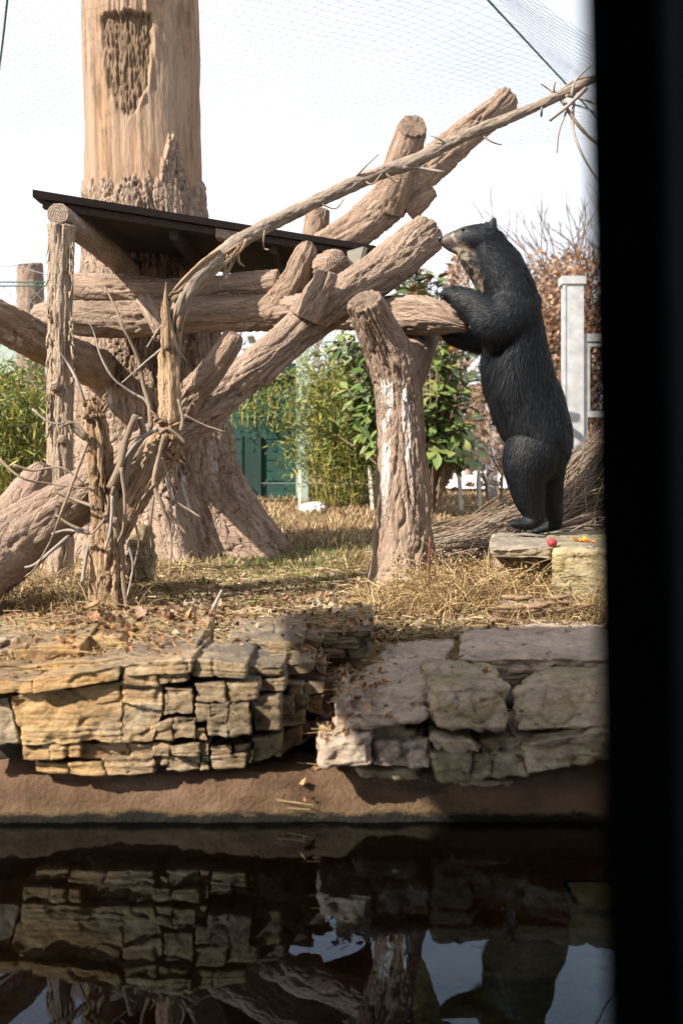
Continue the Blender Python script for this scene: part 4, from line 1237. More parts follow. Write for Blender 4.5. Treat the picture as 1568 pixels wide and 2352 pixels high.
SK = {
    'torso': [(1142, 600, 0, 48, .11), (1158, 640, 0, 52, .14), (1172, 700, 0, 60, .175), (1180, 780, 0, 66, .19), (1192, 860, 0, 72, .2), (1214, 930, 0, 74, .2), (1240, 1000, 0, 66, .212), (1242, 1050, 0, 58, .2), (1246, 1085, 0, 40, .13)],
    'neck': [(1110, 560, 0, 38, .095), (1128, 585, 0, 46, .11), (1146, 622, 0, 55, .13), (1162, 670, 0, 56, .15)],
    'throat': [(1066, 575, 0, 22, .05), (1088, 600, 0, 26, .06), (1110, 630, 0, 26, .075), (1130, 665, 0, 28, .09)],
    'head': [(1136, 568, 0, 30, .085), (1112, 553, 0, 37, .098), (1085, 549, 0, 32, .09), (1062, 549, 0, 26, .068), (1046, 551, 0, 22, .05), (1030, 554, 0, 19, .042), (1018, 553, 0, 15, .035), (1012, 551, 0, 9, .024)],
    'brow': [(1082, 540, 0, 20, .085), (1066, 536, 0, 15, .074), (1056, 535, 0, 10, .06)],
    'jaw': [(1090, 575, 0, 18, .055), (1062, 573, 0, 14, .045), (1040, 571, 0, 10, .036), (1027, 569, 0, 7, .026)],
    'near_arm': [(1196, 668, -.02, 32, .08), (1190, 690, -.07, 44, .09), (1172, 716, -.125, 50, .09), (1150, 742, -.15, 50, .085), (1122, 748, -.17, 44, .075), (1090, 722, -.17, 34, .062), (1062, 702, -.165, 27, .052), (1040, 692, -.155, 21, .046), (1022, 686, -.145, 17, .042), (1012, 688, -.14, 10, .03)],
    'near_elbow': [(1165, 700, -.12, 34, .07), (1146, 760, -.15, 30, .07), (1128, 795, -.15, 16, .05)],
    'far_arm': [(1180, 715, .09, 40, .08), (1150, 745, .13, 40, .07), (1112, 770, .15, 30, .06), (1072, 772, .15, 20, .05), (1042, 768, .14, 15, .045), (1026, 764, .13, 10, .035)],
    'near_leg': [(1246, 945, -.0, 34, .09), (1246, 985, -.05, 50, .11), (1232, 1020, -.1, 62, .115), (1209, 1060, -.11, 60, .115), (1202, 1100, -.11, 45, .095), (1207, 1140, -.105, 35, .075), (1216, 1170, -.1, 25, .06), (1223, 1187, -.1, 18, .05)],
    'near_foot': [(1236, 1184, -.1, 9, .04), (1222, 1193, -.1, 14, .046), (1204, 1200, -.105, 13, .05), (1186, 1201, -.11, 11, .052), (1172, 1199, -.115, 9, .045), (1166, 1198, -.115, 5, .03)],
    'far_leg': [(1258, 1000, .08, 48, .1), (1266, 1050, .1, 40, .1), (1270, 1100, .12, 32, .085), (1275, 1140, .14, 27, .07), (1282, 1175, .15, 23, .058), (1287, 1200, .15, 18, .05)],
    'far_foot': [(1297, 1206, .15, 11, .04), (1280, 1212, .15, 12, .046), (1258, 1217, .15, 10, .05), (1246, 1219, .15, 8, .048), (1236, 1221, .15, 5, .035)],
}
V, f, _ = merge([loft(r) for r in SK.values()])
ear_parts = []
for sy in (-.062, .062):
    ear_parts.append(loft([(1122, 534, sy, 13, .034), (1126, 522, sy * 1.05, 11, .028), (1129, 512, sy * 1.1, 7.5, .02), (1132, 505, sy * 1.12, 3.5, .012)], 14))
for k in range(5):                                                # toes of each foot, fingers of each forepaw
    o_ = (k - 2) * .02
    ear_parts.append(loft([(1182, 1201, -.113 + o_, 8, .013), (1168, 1199, -.115 + o_ * 1.15, 6.5, .012), (1161, 1200, -.115 + o_ * 1.2, 4, .008)], 10))
    ear_parts.append(loft([(1248, 1221, .15 + o_, 6, .013), (1236, 1223, .15 + o_ * 1.15, 5, .012), (1230, 1224, .15 + o_ * 1.2, 3, .008)], 10))
    ear_parts.append(loft([(1026, 684, -.143 + o_ * .8, 8, .011), (1014, 685, -.14 + o_, 7, .011), (1008, 690, -.138 + o_, 5, .008)], 10))
    ear_parts.append(loft([(1040, 766, .138 + o_ * .8, 8, .011), (1026, 762, .134 + o_, 7, .011), (1018, 756, .13 + o_, 4.5, .008)], 10))
V, f, _ = merge([(V, f, {})] + ear_parts)
tmp = bpy.data.objects.new('bear_work', mesh_np('bear_work', V, f))
C.objects.link(tmp)
rm = tmp.modifiers.new('r', 'REMESH')
rm.mode = 'VOXEL'
rm.voxel_size = 0.0085
sm_ = tmp.modifiers.new('s', 'SMOOTH')
sm_.factor, sm_.iterations = 0.5, 20
dg = bpy.context.evaluated_depsgraph_get()
me = bpy.data.meshes.new_from_object(tmp.evaluated_get(dg))
bpy.data.objects.remove(tmp)
nv = len(me.vertices)
BV = np.zeros(nv * 3, np.float32)
me.vertices.foreach_get('co', BV)
BV = BV.reshape(-1, 3).astype(float)
me.calc_loop_triangles()
BT = np.zeros(len(me.loop_triangles) * 3, np.int32)
me.loop_triangles.foreach_get('vertices', BT)
BT = BT.reshape(-1, 3)
bpy.data.meshes.remove(me)
BN = np.zeros_like(BV)
fn = np.cross(BV[BT[:, 1]] - BV[BT[:, 0]], BV[BT[:, 2]] - BV[BT[:, 0]])
for k in range(3):
    np.add.at(BN, BT[:, k], fn)
BN /= np.linalg.norm(BN, axis=1)[:, None] + 1e-12


def bearcol(Q):
    """natural fur markings: black coat, brown muzzle, cream streaks on cheek, chin and throat"""
    px = CX + Q[:, 0] * F / DB
    py = YH - (Q[:, 2] - HC) * F / DB
    n = fbm(Q * 40, 3, 91)
    n2 = fbm(Q * np.array([26, 26, 70]), 3, 92)
    col = np.tile(np.array([0.0068, 0.0098, 0.0145]), (len(Q), 1))
    brown = np.array([0.05, 0.036, 0.03])
    tan = np.array([0.2, 0.145, 0.095])
    cream = np.array([0.42, 0.36, 0.28])

    def put(c, w):
        w = np.clip(w, 0, 1)[:, None]
        return col * (1 - w) + c * w
    # throat / cheek band measured along the lower front contour of head and neck
    band = np.interp(py, [560, 585, 605, 630, 665], [1040, 1062, 1072, 1092, 1104])      # front contour
    dist = px - band
    wd = np.interp(py, [560, 580, 600, 630, 655, 670], [4, 17, 17, 12, 7, 0])
    col = put(tan, sstep(1.0, 0.75, dist / np.maximum(wd, 1) + 0.35 * n) * (py > 566) * (py < 672) * (px < 1135) * sstep(-0.25, 0.1, n2))
    col = put(cream, sstep(0.62, 0.4, dist / np.maximum(wd, 1) + 0.4 * n) * (py > 572) * (py < 668) * (px < 1130) * sstep(-0.1, 0.25, n2))
    # slanting pale streaks through the cheek
    st = np.exp(-(((px - 1046) * 0.8 - (py - 556)) / 7) ** 2) * (px > 1036) * (px < 1086)
    col = put(tan, st * sstep(-0.25, 0.1, n2))
    col = put(np.array([0.04, 0.03, 0.025]), sstep(1062, 1040, px + (py - 550) * 0.55) * (py < 590) * (py > 526))
    mz = ((px - 1022) / 22) ** 2 + ((py - 556) / 20) ** 2
    col = put(brown * 1.5, sstep(1.2, 0.7, mz))
    wp = ((px - 1039 - (py - 548) * .45) / 6) ** 2 + ((py - 549) / 12) ** 2
    col = put(cream * .8, .85 * sstep(1.1, 0.4, wp + 1.8 * n + .8 * n2))
    col = put(np.array([0.012, 0.01, 0.01]), np.exp(-((py - 566 - (px - 1028) * 0.22) / 1.6) ** 2) * (px < 1056) * (px > 1010))  # mouth line
    col = put(np.array([0.01, 0.009, 0.009]), sstep(1017, 1012, px) * (py < 562) * (py > 540))                                     # nose leather
    return col


be = thing('bear', 'black bear with cream muzzle markings standing upright, forepaw on the log, nose to its end', 'bear', P(1260, 1228, 5.95))
m, nt, b = mat('bear_skin')
nt.links.new(attr(nt, 'col').outputs['Color'], b.inputs['Base Color'])
b.inputs['Roughness'].default_value = 0.6
M_SKIN = m
obj('body', BV, BT, M_SKIN, be, {'col': bearcol(BV)})
# skeleton for the lie of the fur
segA, segB = [], []
flow = dict(brow=-1, torso=1, neck=1, throat=1, head=-1, jaw=-1, near_arm=1, near_elbow=1, far_arm=1, near_leg=1, near_foot=1, far_leg=1, far_foot=1)
for k, r in SK.items():
    pts = [B(x, y, dy) for x, y, dy, _, _ in r]
    for a_, b_ in zip(pts[:-1], pts[1:]):
        segA.append(a_ if flow[k] > 0 else b_)
        segB.append(b_ if flow[k] > 0 else a_)
segA, segB = np.array(segA), np.array(segB)
mid, dirs = (segA + segB) / 2, (segB - segA)
dirs /= np.linalg.norm(dirs, axis=1)[:, None]
ar = np.linalg.norm(fn, axis=1)
camd = np.array([0, 0, HC]) - BV[BT].mean(1)
facing = (fn * camd).sum(1) / (ar * np.linalg.norm(camd, axis=1) + 1e-12)
wgt = ar * np.where(facing > -0.35, 1.0, 0.25)
NF = 210000
ti = R.choice(len(BT), NF, p=wgt / wgt.sum())
u1, u2 = R.rand(NF), R.rand(NF)
fl_ = u1 + u2 > 1
u1[fl_], u2[fl_] = 1 - u1[fl_], 1 - u2[fl_]
A3, B3, C3 = BV[BT[ti, 0]], BV[BT[ti, 1]], BV[BT[ti, 2]]
Q = A3 + u1[:, None] * (B3 - A3) + u2[:, None] * (C3 - A3)
nrm = BN[BT[ti, 0]] * (1 - u1 - u2)[:, None] + BN[BT[ti, 1]] * u1[:, None] + BN[BT[ti, 2]] * u2[:, None]
nrm /= np.linalg.norm(nrm, axis=1)[:, None]
fd = np.zeros_like(Q)
for c0 in range(0, NF, 20000):
    q = Q[c0:c0 + 20000]
    d2 = ((q[:, None, :] - mid[None]) ** 2).sum(2)
    w = 1 / (d2 + 2e-4) ** 2
    fd[c0:c0 + 20000] = (w[:, :, None] * dirs[None]).sum(1)
fd /= np.linalg.norm(fd, axis=1)[:, None] + 1e-9
px = CX + Q[:, 0] * F / DB
py = YH - (Q[:, 2] - HC) * F / DB
fd += np.array([0, 0, -0.35]) * ((py > 640) & (py < 1000))[:, None]
lock = np.stack([pn(Q * 22, 61), pn(Q * 22, 62), pn(Q * 22, 63)], 1) * 0.4
fd = fd + lock + R.normal(0, 0.24, Q.shape)
fd -= nrm * (fd * nrm).sum(1)[:, None]
fd /= np.linalg.norm(fd, axis=1)[:, None] + 1e-9
front = sstep(0.0, -0.5, nrm[:, 0])
ln = np.interp(py, [500, 650, 760, 830, 960, 1060, 1140, 1210], [.034, .036, .038, .05, .05, .034, .022, .016])
ln = ln + .045 * front * sstep(760, 820, py) * sstep(1030, 960, py)
ln = np.where((px < 1110) & (py > 660) & (py < 830), 0.034, ln)
ln = np.where((px < 1040) & (py > 660) & (py < 830), 0.018, ln)
ln = np.where((px < 1105) & (py < 600), 0.014, ln)
ln = np.where((px < 1052) & (py < 600), 0.006, ln)
ln = np.where((px < 1030) & (py < 580), 0.0025, ln)
ln = np.where((px > 1110) & (px < 1140) & (py < 530), 0.012, ln)
ln *= R.uniform(0.65, 1.25, NF) * (1 + 0.35 * pn(Q * 14, 64))
lift = np.where(ln > 0.03, 0.34, 0.26) * R.uniform(0.6, 1.5, NF)
wv = np.cross(fd, nrm)
wv += R.normal(0, 0.35, wv.shape)
wv /= np.linalg.norm(wv, axis=1)[:, None]
w0 = (0.00085 * np.clip(ln / 0.03, 0.45, 1.15))[:, None]
p0 = Q - nrm * 0.002
p1 = Q + ln[:, None] * (0.48 * fd + (lift * 0.6)[:, None] * nrm)
p2 = Q + ln[:, None] * (0.95 * fd + (lift * 0.75)[:, None] * nrm + np.array([0, 0, -0.08]))
V = np.stack([p0 - wv * w0, p0 + wv * w0, p1 - wv * w0 * .8, p1 + wv * w0 * .8, p2], 1).reshape(-1, 3)
k5 = np.arange(NF) * 5
fq = np.stack([k5, k5 + 1, k5 + 3, k5 + 2], 1)
ft = np.stack([k5 + 2, k5 + 3, k5 + 4], 1)
col = bearcol(Q)
dark = (col.max(1) < 0.03)
col = col * R.uniform(0.85, 1.18, (NF, 1))
sun_t = np.where(dark & (R.rand(NF) < 0.03), 1.0, 0.0)[:, None]  # sunlit brown painted into a few random dark strands
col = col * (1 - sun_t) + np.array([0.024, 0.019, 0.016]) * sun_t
fo = obj('fur', V, [fq, ft], None, be, {'col': np.repeat(col, 5, 0)}, kind='stuff')
cn = np.repeat(nrm * 0.9 + R.normal(0, 0.16, nrm.shape) + fd * 0.15, 5, 0)
cn /= np.linalg.norm(cn, axis=1)[:, None]
fo.data.normals_split_custom_set_from_vertices(cn.tolist())
m, nt, b = mat('bear_fur')
nt.links.new(attr(nt, 'col').outputs['Color'], b.inputs['Base Color'])
b.inputs['Roughness'].default_value = 0.58
b.inputs['Specular IOR Level'].default_value = 0.42
fo.data.materials.append(m)


def ball(c, r, n=12, sq=(1, 1, 1)):
    V, f = CG[10]
    V = V / np.linalg.norm(V, axis=1)[:, None]
    return np.array(c) + V * r * np.array(sq), f


M_EYE = plain('eye', (0.02, 0.012, 0.008), 0.12, 0.6, 0.1, bs=0)
M_NOSE = plain('nose_leather', (0.012, 0.01, 0.01), 0.35, 0.5, 0.2, 60)
for sy in (-.064, .064):
    V, f = ball(B(1059, 532, sy), 0.0085)
    obj('eye', V, f, M_EYE, be)
V, f = ball(B(1010.5, 549, 0), 0.019, sq=(.75, 1.15, .8))
obj('nose', V, f, M_NOSE, be)
M_CLAW = plain('claw', (0.025, 0.02, 0.016), 0.6, 0.2)
for k in range(5):
    o_ = (k - 2) * .02
    for pts in ([(1163, 1200, -.115 + o_ * 1.2, 3), (1157, 1203, -.115 + o_ * 1.2, 2), (1153, 1207, -.115 + o_ * 1.2, .5)], [(1231, 1224, .15 + o_ * 1.2, 2.6), (1226, 1225, .15 + o_ * 1.2, 2), (1222, 1227, .15 + o_ * 1.2, .5)], [(1010, 692, -.138 + o_, 2.5), (1008, 695, -.138 + o_, 1.6), (1007, 698, -.138 + o_, .5)]):
        V, f, at = tube([list(B(x, y, dy)) + [r * DB / F] for x, y, dy, r in pts], 6, 0.006)
        obj('claw', V, f, M_CLAW, be)

# food on the stone
M_FRUIT = plain('red_fruit_skin', (0.3, 0.03, 0.035), 0.5, 0.35, 0.45, 90)
V, f = ball(wpt(1267, 5.02, ZS + .022), 0.022, sq=(1, 1, .88))
V = V + 0.0016 * fbm(V * 120, 2, 5)[:, None] * (V - wpt(1267, 5.02, ZS + .022)) / .022
o = obj('fruit', V, f, M_FRUIT, None, loc=wpt(1267, 5.02, ZS))
tag(o, 'small round red fruit on the front edge of the bear\'s stone', 'fruit')
M_PEEL = plain('orange_peel', (0.6, 0.22, 0.02), 0.5, 0.4, 0.2, 60)
for k, (x, d, w_, lab) in enumerate(((1330, 5.12, .03, 'largest piece of bright orange peel, left one on the stone'), (1341, 5.1, .018, 'small middle scrap of orange peel on the stone'), (1356, 5.1, .022, 'flat orange peel scrap nearest the window post'))):
    a = np.linspace(-1, 1, 9)
    U_, V_ = np.meshgrid(a, a)
    hh = (0.5 - .45 * k / 2) * (U_ ** 2) + 0.25 * V_ * U_
    X = w_ * U_ * (1 - .25 * V_ ** 2)
    Yp = 0.7 * w_ * V_
    c = wpt(x, d, ZS + .016)
    V = np.stack([c[0] + X, c[1] + Yp, c[2] + w_ * hh + 0.002], -1).reshape(-1, 3)
    i, j = np.meshgrid(np.arange(8), np.arange(8), indexing='ij')
    fq = np.stack([i * 9 + j, i * 9 + j + 1, (i + 1) * 9 + j + 1, (i + 1) * 9 + j], -1).reshape(-1, 4)
    V2 = np.vstack([V, V + [0, 0, .004]])
    o = obj('orange_peel', V2, np.vstack([fq[:, ::-1], fq + 81]), M_PEEL, None, loc=c)
    tag(o, lab, 'orange peel', 'orange peel on the stone')

# ------------------------------------------------------------------ background: building, fences, gate
DW = 13.6
zb = 0.62


def xw(px, d):
    return (px - CX) * d / F


def zw(py, d):
    return HC - (py - YH) * d / F


gb = thing('green_building', 'dark green painted block building behind the great trunk, with a dark door', 'building', (xw(560, DW), DW, zb))
V, f, _ = boxv((xw(-500, DW), DW + .003, zb - .2), (xw(690, DW), DW + 3, zw(868, DW)))
obj('wall', V, f, plain('mortar_green', (0.016, 0.05, 0.043), 0.85), gb, smooth=False)
bw, bh_ = 0.4, 0.1245
V, f, _ = boxv((0.0025, -.006, 0.0025), (bw - .0025, .03, bh_ - .0025))
bm_ = mesh_np('block', V, f, smooth=False)
bm_.materials.append(M_GREEN)
V, f, _ = boxv((0.0025, -.006, 0.0025), (bw / 2 - .0025, .03, bh_ - .0025))
hb_ = mesh_np('block', V, f, smooth=False)
hb_.materials.append(M_GREEN)
for rr in range(12):
    for cc in range(6):
        x = xw(690, DW) - (cc + 1) * bw + (0.5 * bw if rr % 2 else 0)
        if x + bw > xw(690, DW) + 0.01:
            inst('block', hb_, Matrix.Translation((x, DW, zb + rr * bh_)), gb)
            continue
        z = zb + rr * bh_
        if z < zb + 0.74 and x + bw > xw(556, DW) and x < xw(597, DW):
            continue
        inst('block', bm_, Matrix.Translation((x, DW, z)), gb)
V, f, _ = boxv((xw(558, DW), DW - .03, zb), (xw(596, DW), DW + .05, zw(1005, DW)))
obj('door', V, f, M_GREEN2, gb, smooth=False)
V, f, _ = merge([boxv((xw(554, DW), DW - .045, zb), (xw(558, DW), DW + .05, zw(1001, DW))), boxv((xw(596, DW), DW - .045, zb), (xw(600, DW), DW + .05, zw(1001, DW)))])
obj('door_frame', V, f, M_GREEN2, gb, smooth=False)
V, f, _ = boxv((xw(-500, DW), DW - .12, zw(866, DW)), (xw(694, DW), DW + 3, zw(836, DW)))
obj('roof', V, f, M_GREEN2, gb, smooth=False)
V, f, _ = boxv((xw(680, 13.3), 13.25, .55), (xw(708, 13.3), 13.4, zw(800, 13.3)))
o = obj('corner_post', V, f, M_SAGE, None, smooth=False, loc=(xw(694, 13.3), 13.3, .6))
tag(o, 'pale blue green square post at the corner of the green building', 'post')
# pale shed and canopy seen past the left edge
V, f, _ = merge([boxv((xw(-260, 12.6), 12.6, zw(856, 12.6)), (xw(135, 12.6), 12.9, zw(772, 12.6)))])
o = obj('pale_awning', V, f, M_SAGE, None, smooth=False, loc=(xw(50, 12.6), 12.6, zw(856, 12.6)))
tag(o, 'pale sage green panel of a shed behind the chain link fence at left', 'shed')
pts = []
for t in np.linspace(0, 1, 13):
    pts.append((xw(48 + 62 * t, 12.2), zw(722 - 26 * math.sin(min(1, t * 2.2) * math.pi / 2), 12.2)))
V = np.array([(x, yy, z) for yy in (12.0, 13.4) for x, z in pts] + [(x, yy, zw(726, 12.2)) for yy in (12.0, 13.4) for x, z in pts])
n = 13
fq = [[i, i + 1, n + i + 1, n + i] for i in range(n - 1)] + [[2 * n + i, 2 * n + i + 1, i + 1, i][::-1] for i in range(n - 1)] + [[3 * n + i, 3 * n + i + 1, n + i + 1, n + i] for i in range(n - 1)]
o = obj('green_canopy', V, np.array(fq), plain('green_canopy', (0.05, 0.13, 0.1), 0.6), None, smooth=False, loc=(xw(80, 12.2), 12.2, zw(726, 12.2)))
tag(o, 'dark green rounded canopy roof beyond the fence at the left edge', 'canopy')
sp_ = thing('concrete_stump', 'distant blunt brown stump standing behind the chain link fence', 'stump', (xw(70, 11.4), 11.4, .6))
log_part('trunk', [[xw(72, 11.4), 11.4, .5, .16], [xw(71, 11.4), 11.4, 1.6, .14], [xw(70, 11.4), 11.4, zw(640, 11.4), .128], [xw(69, 11.4), 11.4, zw(616, 11.4), .118], [xw(69, 11.4), 11.4, zw(611, 11.4), .1]], M_CONC, sp_, 48, 0.02, .012, 14, 3, 120, dome=(0, .2))


def wires(segs, r, ns=3):
    """many straight thin wires as one mesh"""
    A, Bq = np.array([q[0] for q in segs], float), np.array([q[1] for q in segs], float)
    T = Bq - A
    T /= np.linalg.norm(T, axis=1)[:, None] + 1e-12
    ref = np.where(np.abs(T[:, 2:3]) < 0.9, np.array([[0, 0, 1.0]]), np.array([[1.0, 0, 0]]))
    N = np.cross(T, ref)
    N /= np.linalg.norm(N, axis=1)[:, None]
    Bn = np.cross(T, N)
    V = []
    for e in (A, Bq):
        for k in range(ns):
            an = 2 * math.pi * k / ns
            V.append(e + r * (math.cos(an) * N + math.sin(an) * Bn))
    V = np.stack(V, 1).reshape(-1, 3)
    base = np.arange(len(A))[:, None] * 2 * ns
    k = np.arange(ns)
    f = np.stack([base + k, base + (k + 1) % ns, base + ns + (k + 1) % ns, base + ns + k], -1).reshape(-1, 4)
    return V, f


def chainlink(x0, x1, z0, z1, y, cell, r):
    segs = []
    nx_ = int((x1 - x0) / cell) + 1
    nz_ = int((z1 - z0) / cell) + 1
    for i in range(nx_):
        for j in range(nz_):
            x, z = x0 + i * cell, z0 + j * cell
            if (i + j) % 2 == 0:
                segs.append(((x, y, z), (min(x + cell, x1), y, z + cell)))
            else:
                segs.append(((x, y, z + cell), (min(x + cell, x1), y, z)))
    return wires(segs, r)


cf = thing('chain_link_fence', 'chain link fence with a top wire at the left edge beyond the limb log', 'fence', (xw(60, 10.6), 10.6, .55))
V, f = chainlink(xw(-220, 10.6), xw(165, 10.6), .55, zw(648, 10.6), 10.6, .062, .0028)
obj('mesh', V, f, M_GALV, cf, kind='stuff')
V, f = wires([((xw(-220, 10.6), 10.6, z), (xw(165, 10.6), 10.6, z)) for z in (zw(648, 10.6), zw(657, 10.6), zw(858, 10.6))], .007, 6)
obj('rail_wire', V, f, M_CABLE, cf)
V, f = wires([((xw(-210, 10.6), 10.6, zw(640 - 3, 10.6)), (xw(38, 10.6), 10.55, zw(612, 10.6))), ((xw(38, 10.6), 10.55, zw(612, 10.6)), (xw(165, 10.6), 10.6, zw(648, 10.6)))], .005, 5)
obj('top_wire', V, f, M_GALV, cf)

# right: white gate posts and gate
DG = 12.0
gp = thing('gate_post', 'tall white gate post with a small cap, right of the bear\'s back', 'post', (xw(1322, DG), DG, .7))
V, f, _ = merge([boxv((xw(1296, DG), DG, .4), (xw(1340, DG), DG + .2, zw(640, DG))), boxv((xw(1293, DG), DG - .01, .4), (xw(1298, DG), DG + .05, zw(655, DG)))])
obj('shaft', V, f, M_WHITE, gp, smooth=False)
V, f, _ = boxv((xw(1290, DG), DG - .02, zw(652, DG)), (xw(1345, DG), DG + .22, zw(634, DG)))
obj('cap', V, f, M_WHITE, gp, smooth=False)
gt = thing('gate', 'white framed chain link gate panel between the gate post and the window post', 'gate', (xw(1375, DG), DG, .7))
for (x0, x1, y0, y1, nm) in ((1341.5, 1480, 766, 783, 'top_rail'), (1337, 1350, 783.5, 1090, 'stile'), (1350.5, 1480, 944, 958, 'middle_rail'), (1350.5, 1480, 788, 795, 'inner_rail'), (1350.5, 1356, 795.5, 943.5, 'inner_stile')):
    V, f, _ = boxv((xw(x0, DG), DG + .03, zw(y1, DG)), (xw(x1, DG), DG + .1, zw(y0, DG)))
    obj(nm, V, f, M_WHITE, gt, smooth=False)
V, f = chainlink(xw(1350, DG), xw(1480, DG), .7, zw(768, DG), DG + .07, .05, .0026)
obj('mesh', V, f, M_GALV, gt, kind='stuff')
V, f, _ = boxv((xw(1118, 13.5), 13.5, .5), (xw(1142, 13.5), 13.65, zw(925, 13.5)))
o = obj('fence_post', V, f, M_WHITE, None, smooth=False, loc=(xw(1130, 13.5), 13.5, .6))
tag(o, 'white post behind the bear\'s belly, above the pale gravel', 'post')
V, f = grid(np.linspace(xw(1000, 17), xw(1250, 17), 14), np.linspace(15, 24, 14), lambda X, Y: gz(X, Y) + .05)
obj('gravel_path', V, f, plain('pale_gravel', (0.62, 0.61, 0.6), 0.95, 0.1, 0.25, 25, bs=.6), kind='structure')

for k, (x0, y0, x1, y1, w_, lab) in enumerate(((688, 1079, 688, 1146, 6, 'short pale stake in front of the corner of the green building'), (848, 1072, 855, 1150, 8, 'leaning pale stake just left of the forked trunk'), (1052, 1060, 1060, 1134, 9, 'thickest pale stake, standing in front of the magnolia'), (1099, 1064, 1103, 1128, 7, 'thin weathered stake left of the white gravel'))):
    d = 11.9
    y1 = YH + (HC - float(gz(xw(x1, d), d))) * F / d
    c8 = [P(x1 - w_ / 2, y1 + 8, d), P(x1 + w_ / 2, y1 + 8, d), P(x1 + w_ / 2, y1 + 8, d) + [0, .04, 0], P(x1 - w_ / 2, y1 + 8, d) + [0, .04, 0], P(x0 - w_ / 2, y0, d), P(x0 + w_ / 2, y0 + 1, d), P(x0 + w_ / 2, y0 + 1, d) + [0, .04, 0], P(x0 - w_ / 2, y0, d) + [0, .04, 0]]
    V, f, _ = hexa(c8)
    o = obj('stake', V, f, M_STAKE, None, smooth=False, loc=P(x1, y1, d))
    tag(o, lab, 'stake', 'stakes along the far edge of the grass')
V, f = wires([((xw(600, 11.9), 11.9, zw(1110, 11.9)), (xw(688, 11.9), 11.89, zw(1110, 11.9))), ((xw(688, 11.9), 11.89, zw(1110, 11.9)), (xw(852, 11.9), 11.89, zw(1112, 11.9))), ((xw(852, 11.9), 11.89, zw(1112, 11.9)), (xw(1056, 11.9), 11.89, zw(1105, 11.9)))], .003, 4)
o = obj('stake_wire', V, f, M_GALV, None, loc=(xw(688, 11.9), 11.89, zw(1110, 11.9)))
tag(o, 'thin wire strung between the pale stakes', 'wire')
V, f = CG[22]
V = V / np.linalg.norm(V, axis=1)[:, None]
V = V * (1 + .35 * fbm(V * 2.2, 4, 8) + .12 * fbm(V * 9, 3, 9))[:, None]
c = P(718, 1174, 11.7)
o = obj('fluff_heap', V * [.125, .11, .062] + c + [0, 0, .03], f, plain('white_fluff', (0.75, 0.73, 0.7), 0.95, 0.1, 0.1, 50, bs=1.0), None, loc=c)
tag(o, 'small heap of white fluff lying on the far grass', 'fluff')


# ------------------------------------------------------------------ plants
def leaves(C_, size, aspect, cols, dirs=None, droop=0.4, fold=0.15, seed=0):
    """leaf-sized rhombic blades: centre/base points C_, sizes, random tilt"""
    r = np.random.RandomState(seed)
    n = len(C_)
    d = r.normal(size=(n, 3)) if dirs is None else dirs + r.normal(size=(n, 3)) * 0.35
    d[:, 2] -= droop
    d /= np.linalg.norm(d, axis=1)[:, None]
    s = np.cross(d, r.normal(size=(n, 3)))
    s /= np.linalg.norm(s, axis=1)[:, None]
    u = np.cross(s, d)
    L = np.asarray(size)[:, None] * r.uniform(.7, 1.25, (n, 1))
    w = L * aspect
    p0 = C_
    p1 = C_ + d * L * .45 + s * w + u * L * fold * .3
    p2 = C_ + d * L + u * L * fold * -.3
    p3 = C_ + d * L * .45 - s * w + u * L * fold * .3
    pm = C_ + d * L * .5 - u * L * fold * .3
    V = np.stack([p0, p1, p2, p3, pm], 1).reshape(-1, 3)
    k = np.arange(n) * 5
    f = np.vstack([np.stack([k, k + 1, k + 4], 1), np.stack([k + 1, k + 2, k + 4], 1), np.stack([k + 2, k + 3, k + 4], 1), np.stack([k + 3, k, k + 4], 1)])
    cols = np.asarray(cols, float)
    c = cols[r.randint(0, len(cols), n)] * r.uniform(.65, 1.35, (n, 1))
    return V, f, {'col': np.repeat(c, 5, 0)}


def stems(segs, r0, mat_, name, parent, col=None):
    ps = []
    for p in segs:
        p = np.asarray(p, float)
        rr = np.linspace(r0, r0 * .4, len(p))
        ps.append(tube(np.hstack([p, rr[:, None]]), 6, .12))
    V, f, at = merge(ps)
    return obj(name, V, f, mat_, parent, at)


def bamboo(name, label, cx, d, x0, x1, top, base, nculm, nleaf, seed, dens=None, group=None):
    r = np.random.RandomState(seed)
    root = thing(name, label, 'bamboo', (xw(cx, d), d, zw(base, d)), group)
    segs, pts = [], []
    for k in range(nculm):
        bx = r.uniform(x0 + .2 * (x1 - x0), x1 - .1 * (x1 - x0))
        tx = bx + r.normal(0, .16 * (x1 - x0))
        ty = top + r.uniform(0, .35) * (base - top)
        dd = d + r.uniform(-.6, .6)
        p0, p2 = np.array([xw(bx, d), dd, zw(base, d) - .1]), np.array([xw(tx, d), dd + r.normal(0, .3), zw(ty, d)])
        p1 = (p0 + p2) / 2 + [r.normal(0, .05), 0, .12]
        segs.append([p0, p1, p2])
        m_ = nleaf // nculm
        t = r.uniform(.12, 1, m_) ** .8
        q = (1 - t)[:, None] ** 2 * p0 + 2 * (t * (1 - t))[:, None] * p1 + t[:, None] ** 2 * p2
        br = r.normal(0, 1, (m_, 3)) * np.array([.2, .2, .1])
        cl = np.repeat(r.normal(0, .16, (m_ // 12 + 1, 3)), 12, 0)[:m_]
        pts.append(q + br * .6 + cl)
    stems(segs, .009, plain('bamboo_culm', (0.26, 0.23, 0.06), 0.5), 'culms', root)['kind'] = 'stuff'
    pts = np.vstack(pts)
    V, f, at = leaves(pts, np.full(len(pts), .1), .08, [(0.17, .2, .035), (.27, .26, .05), (.11, .15, .03), (.38, .32, .08), (.06, .1, .028), (.09, .13, .032)], droop=.55, seed=seed)
    obj('foliage', V, f, M_LEAF, root, at, kind='stuff')
    return root


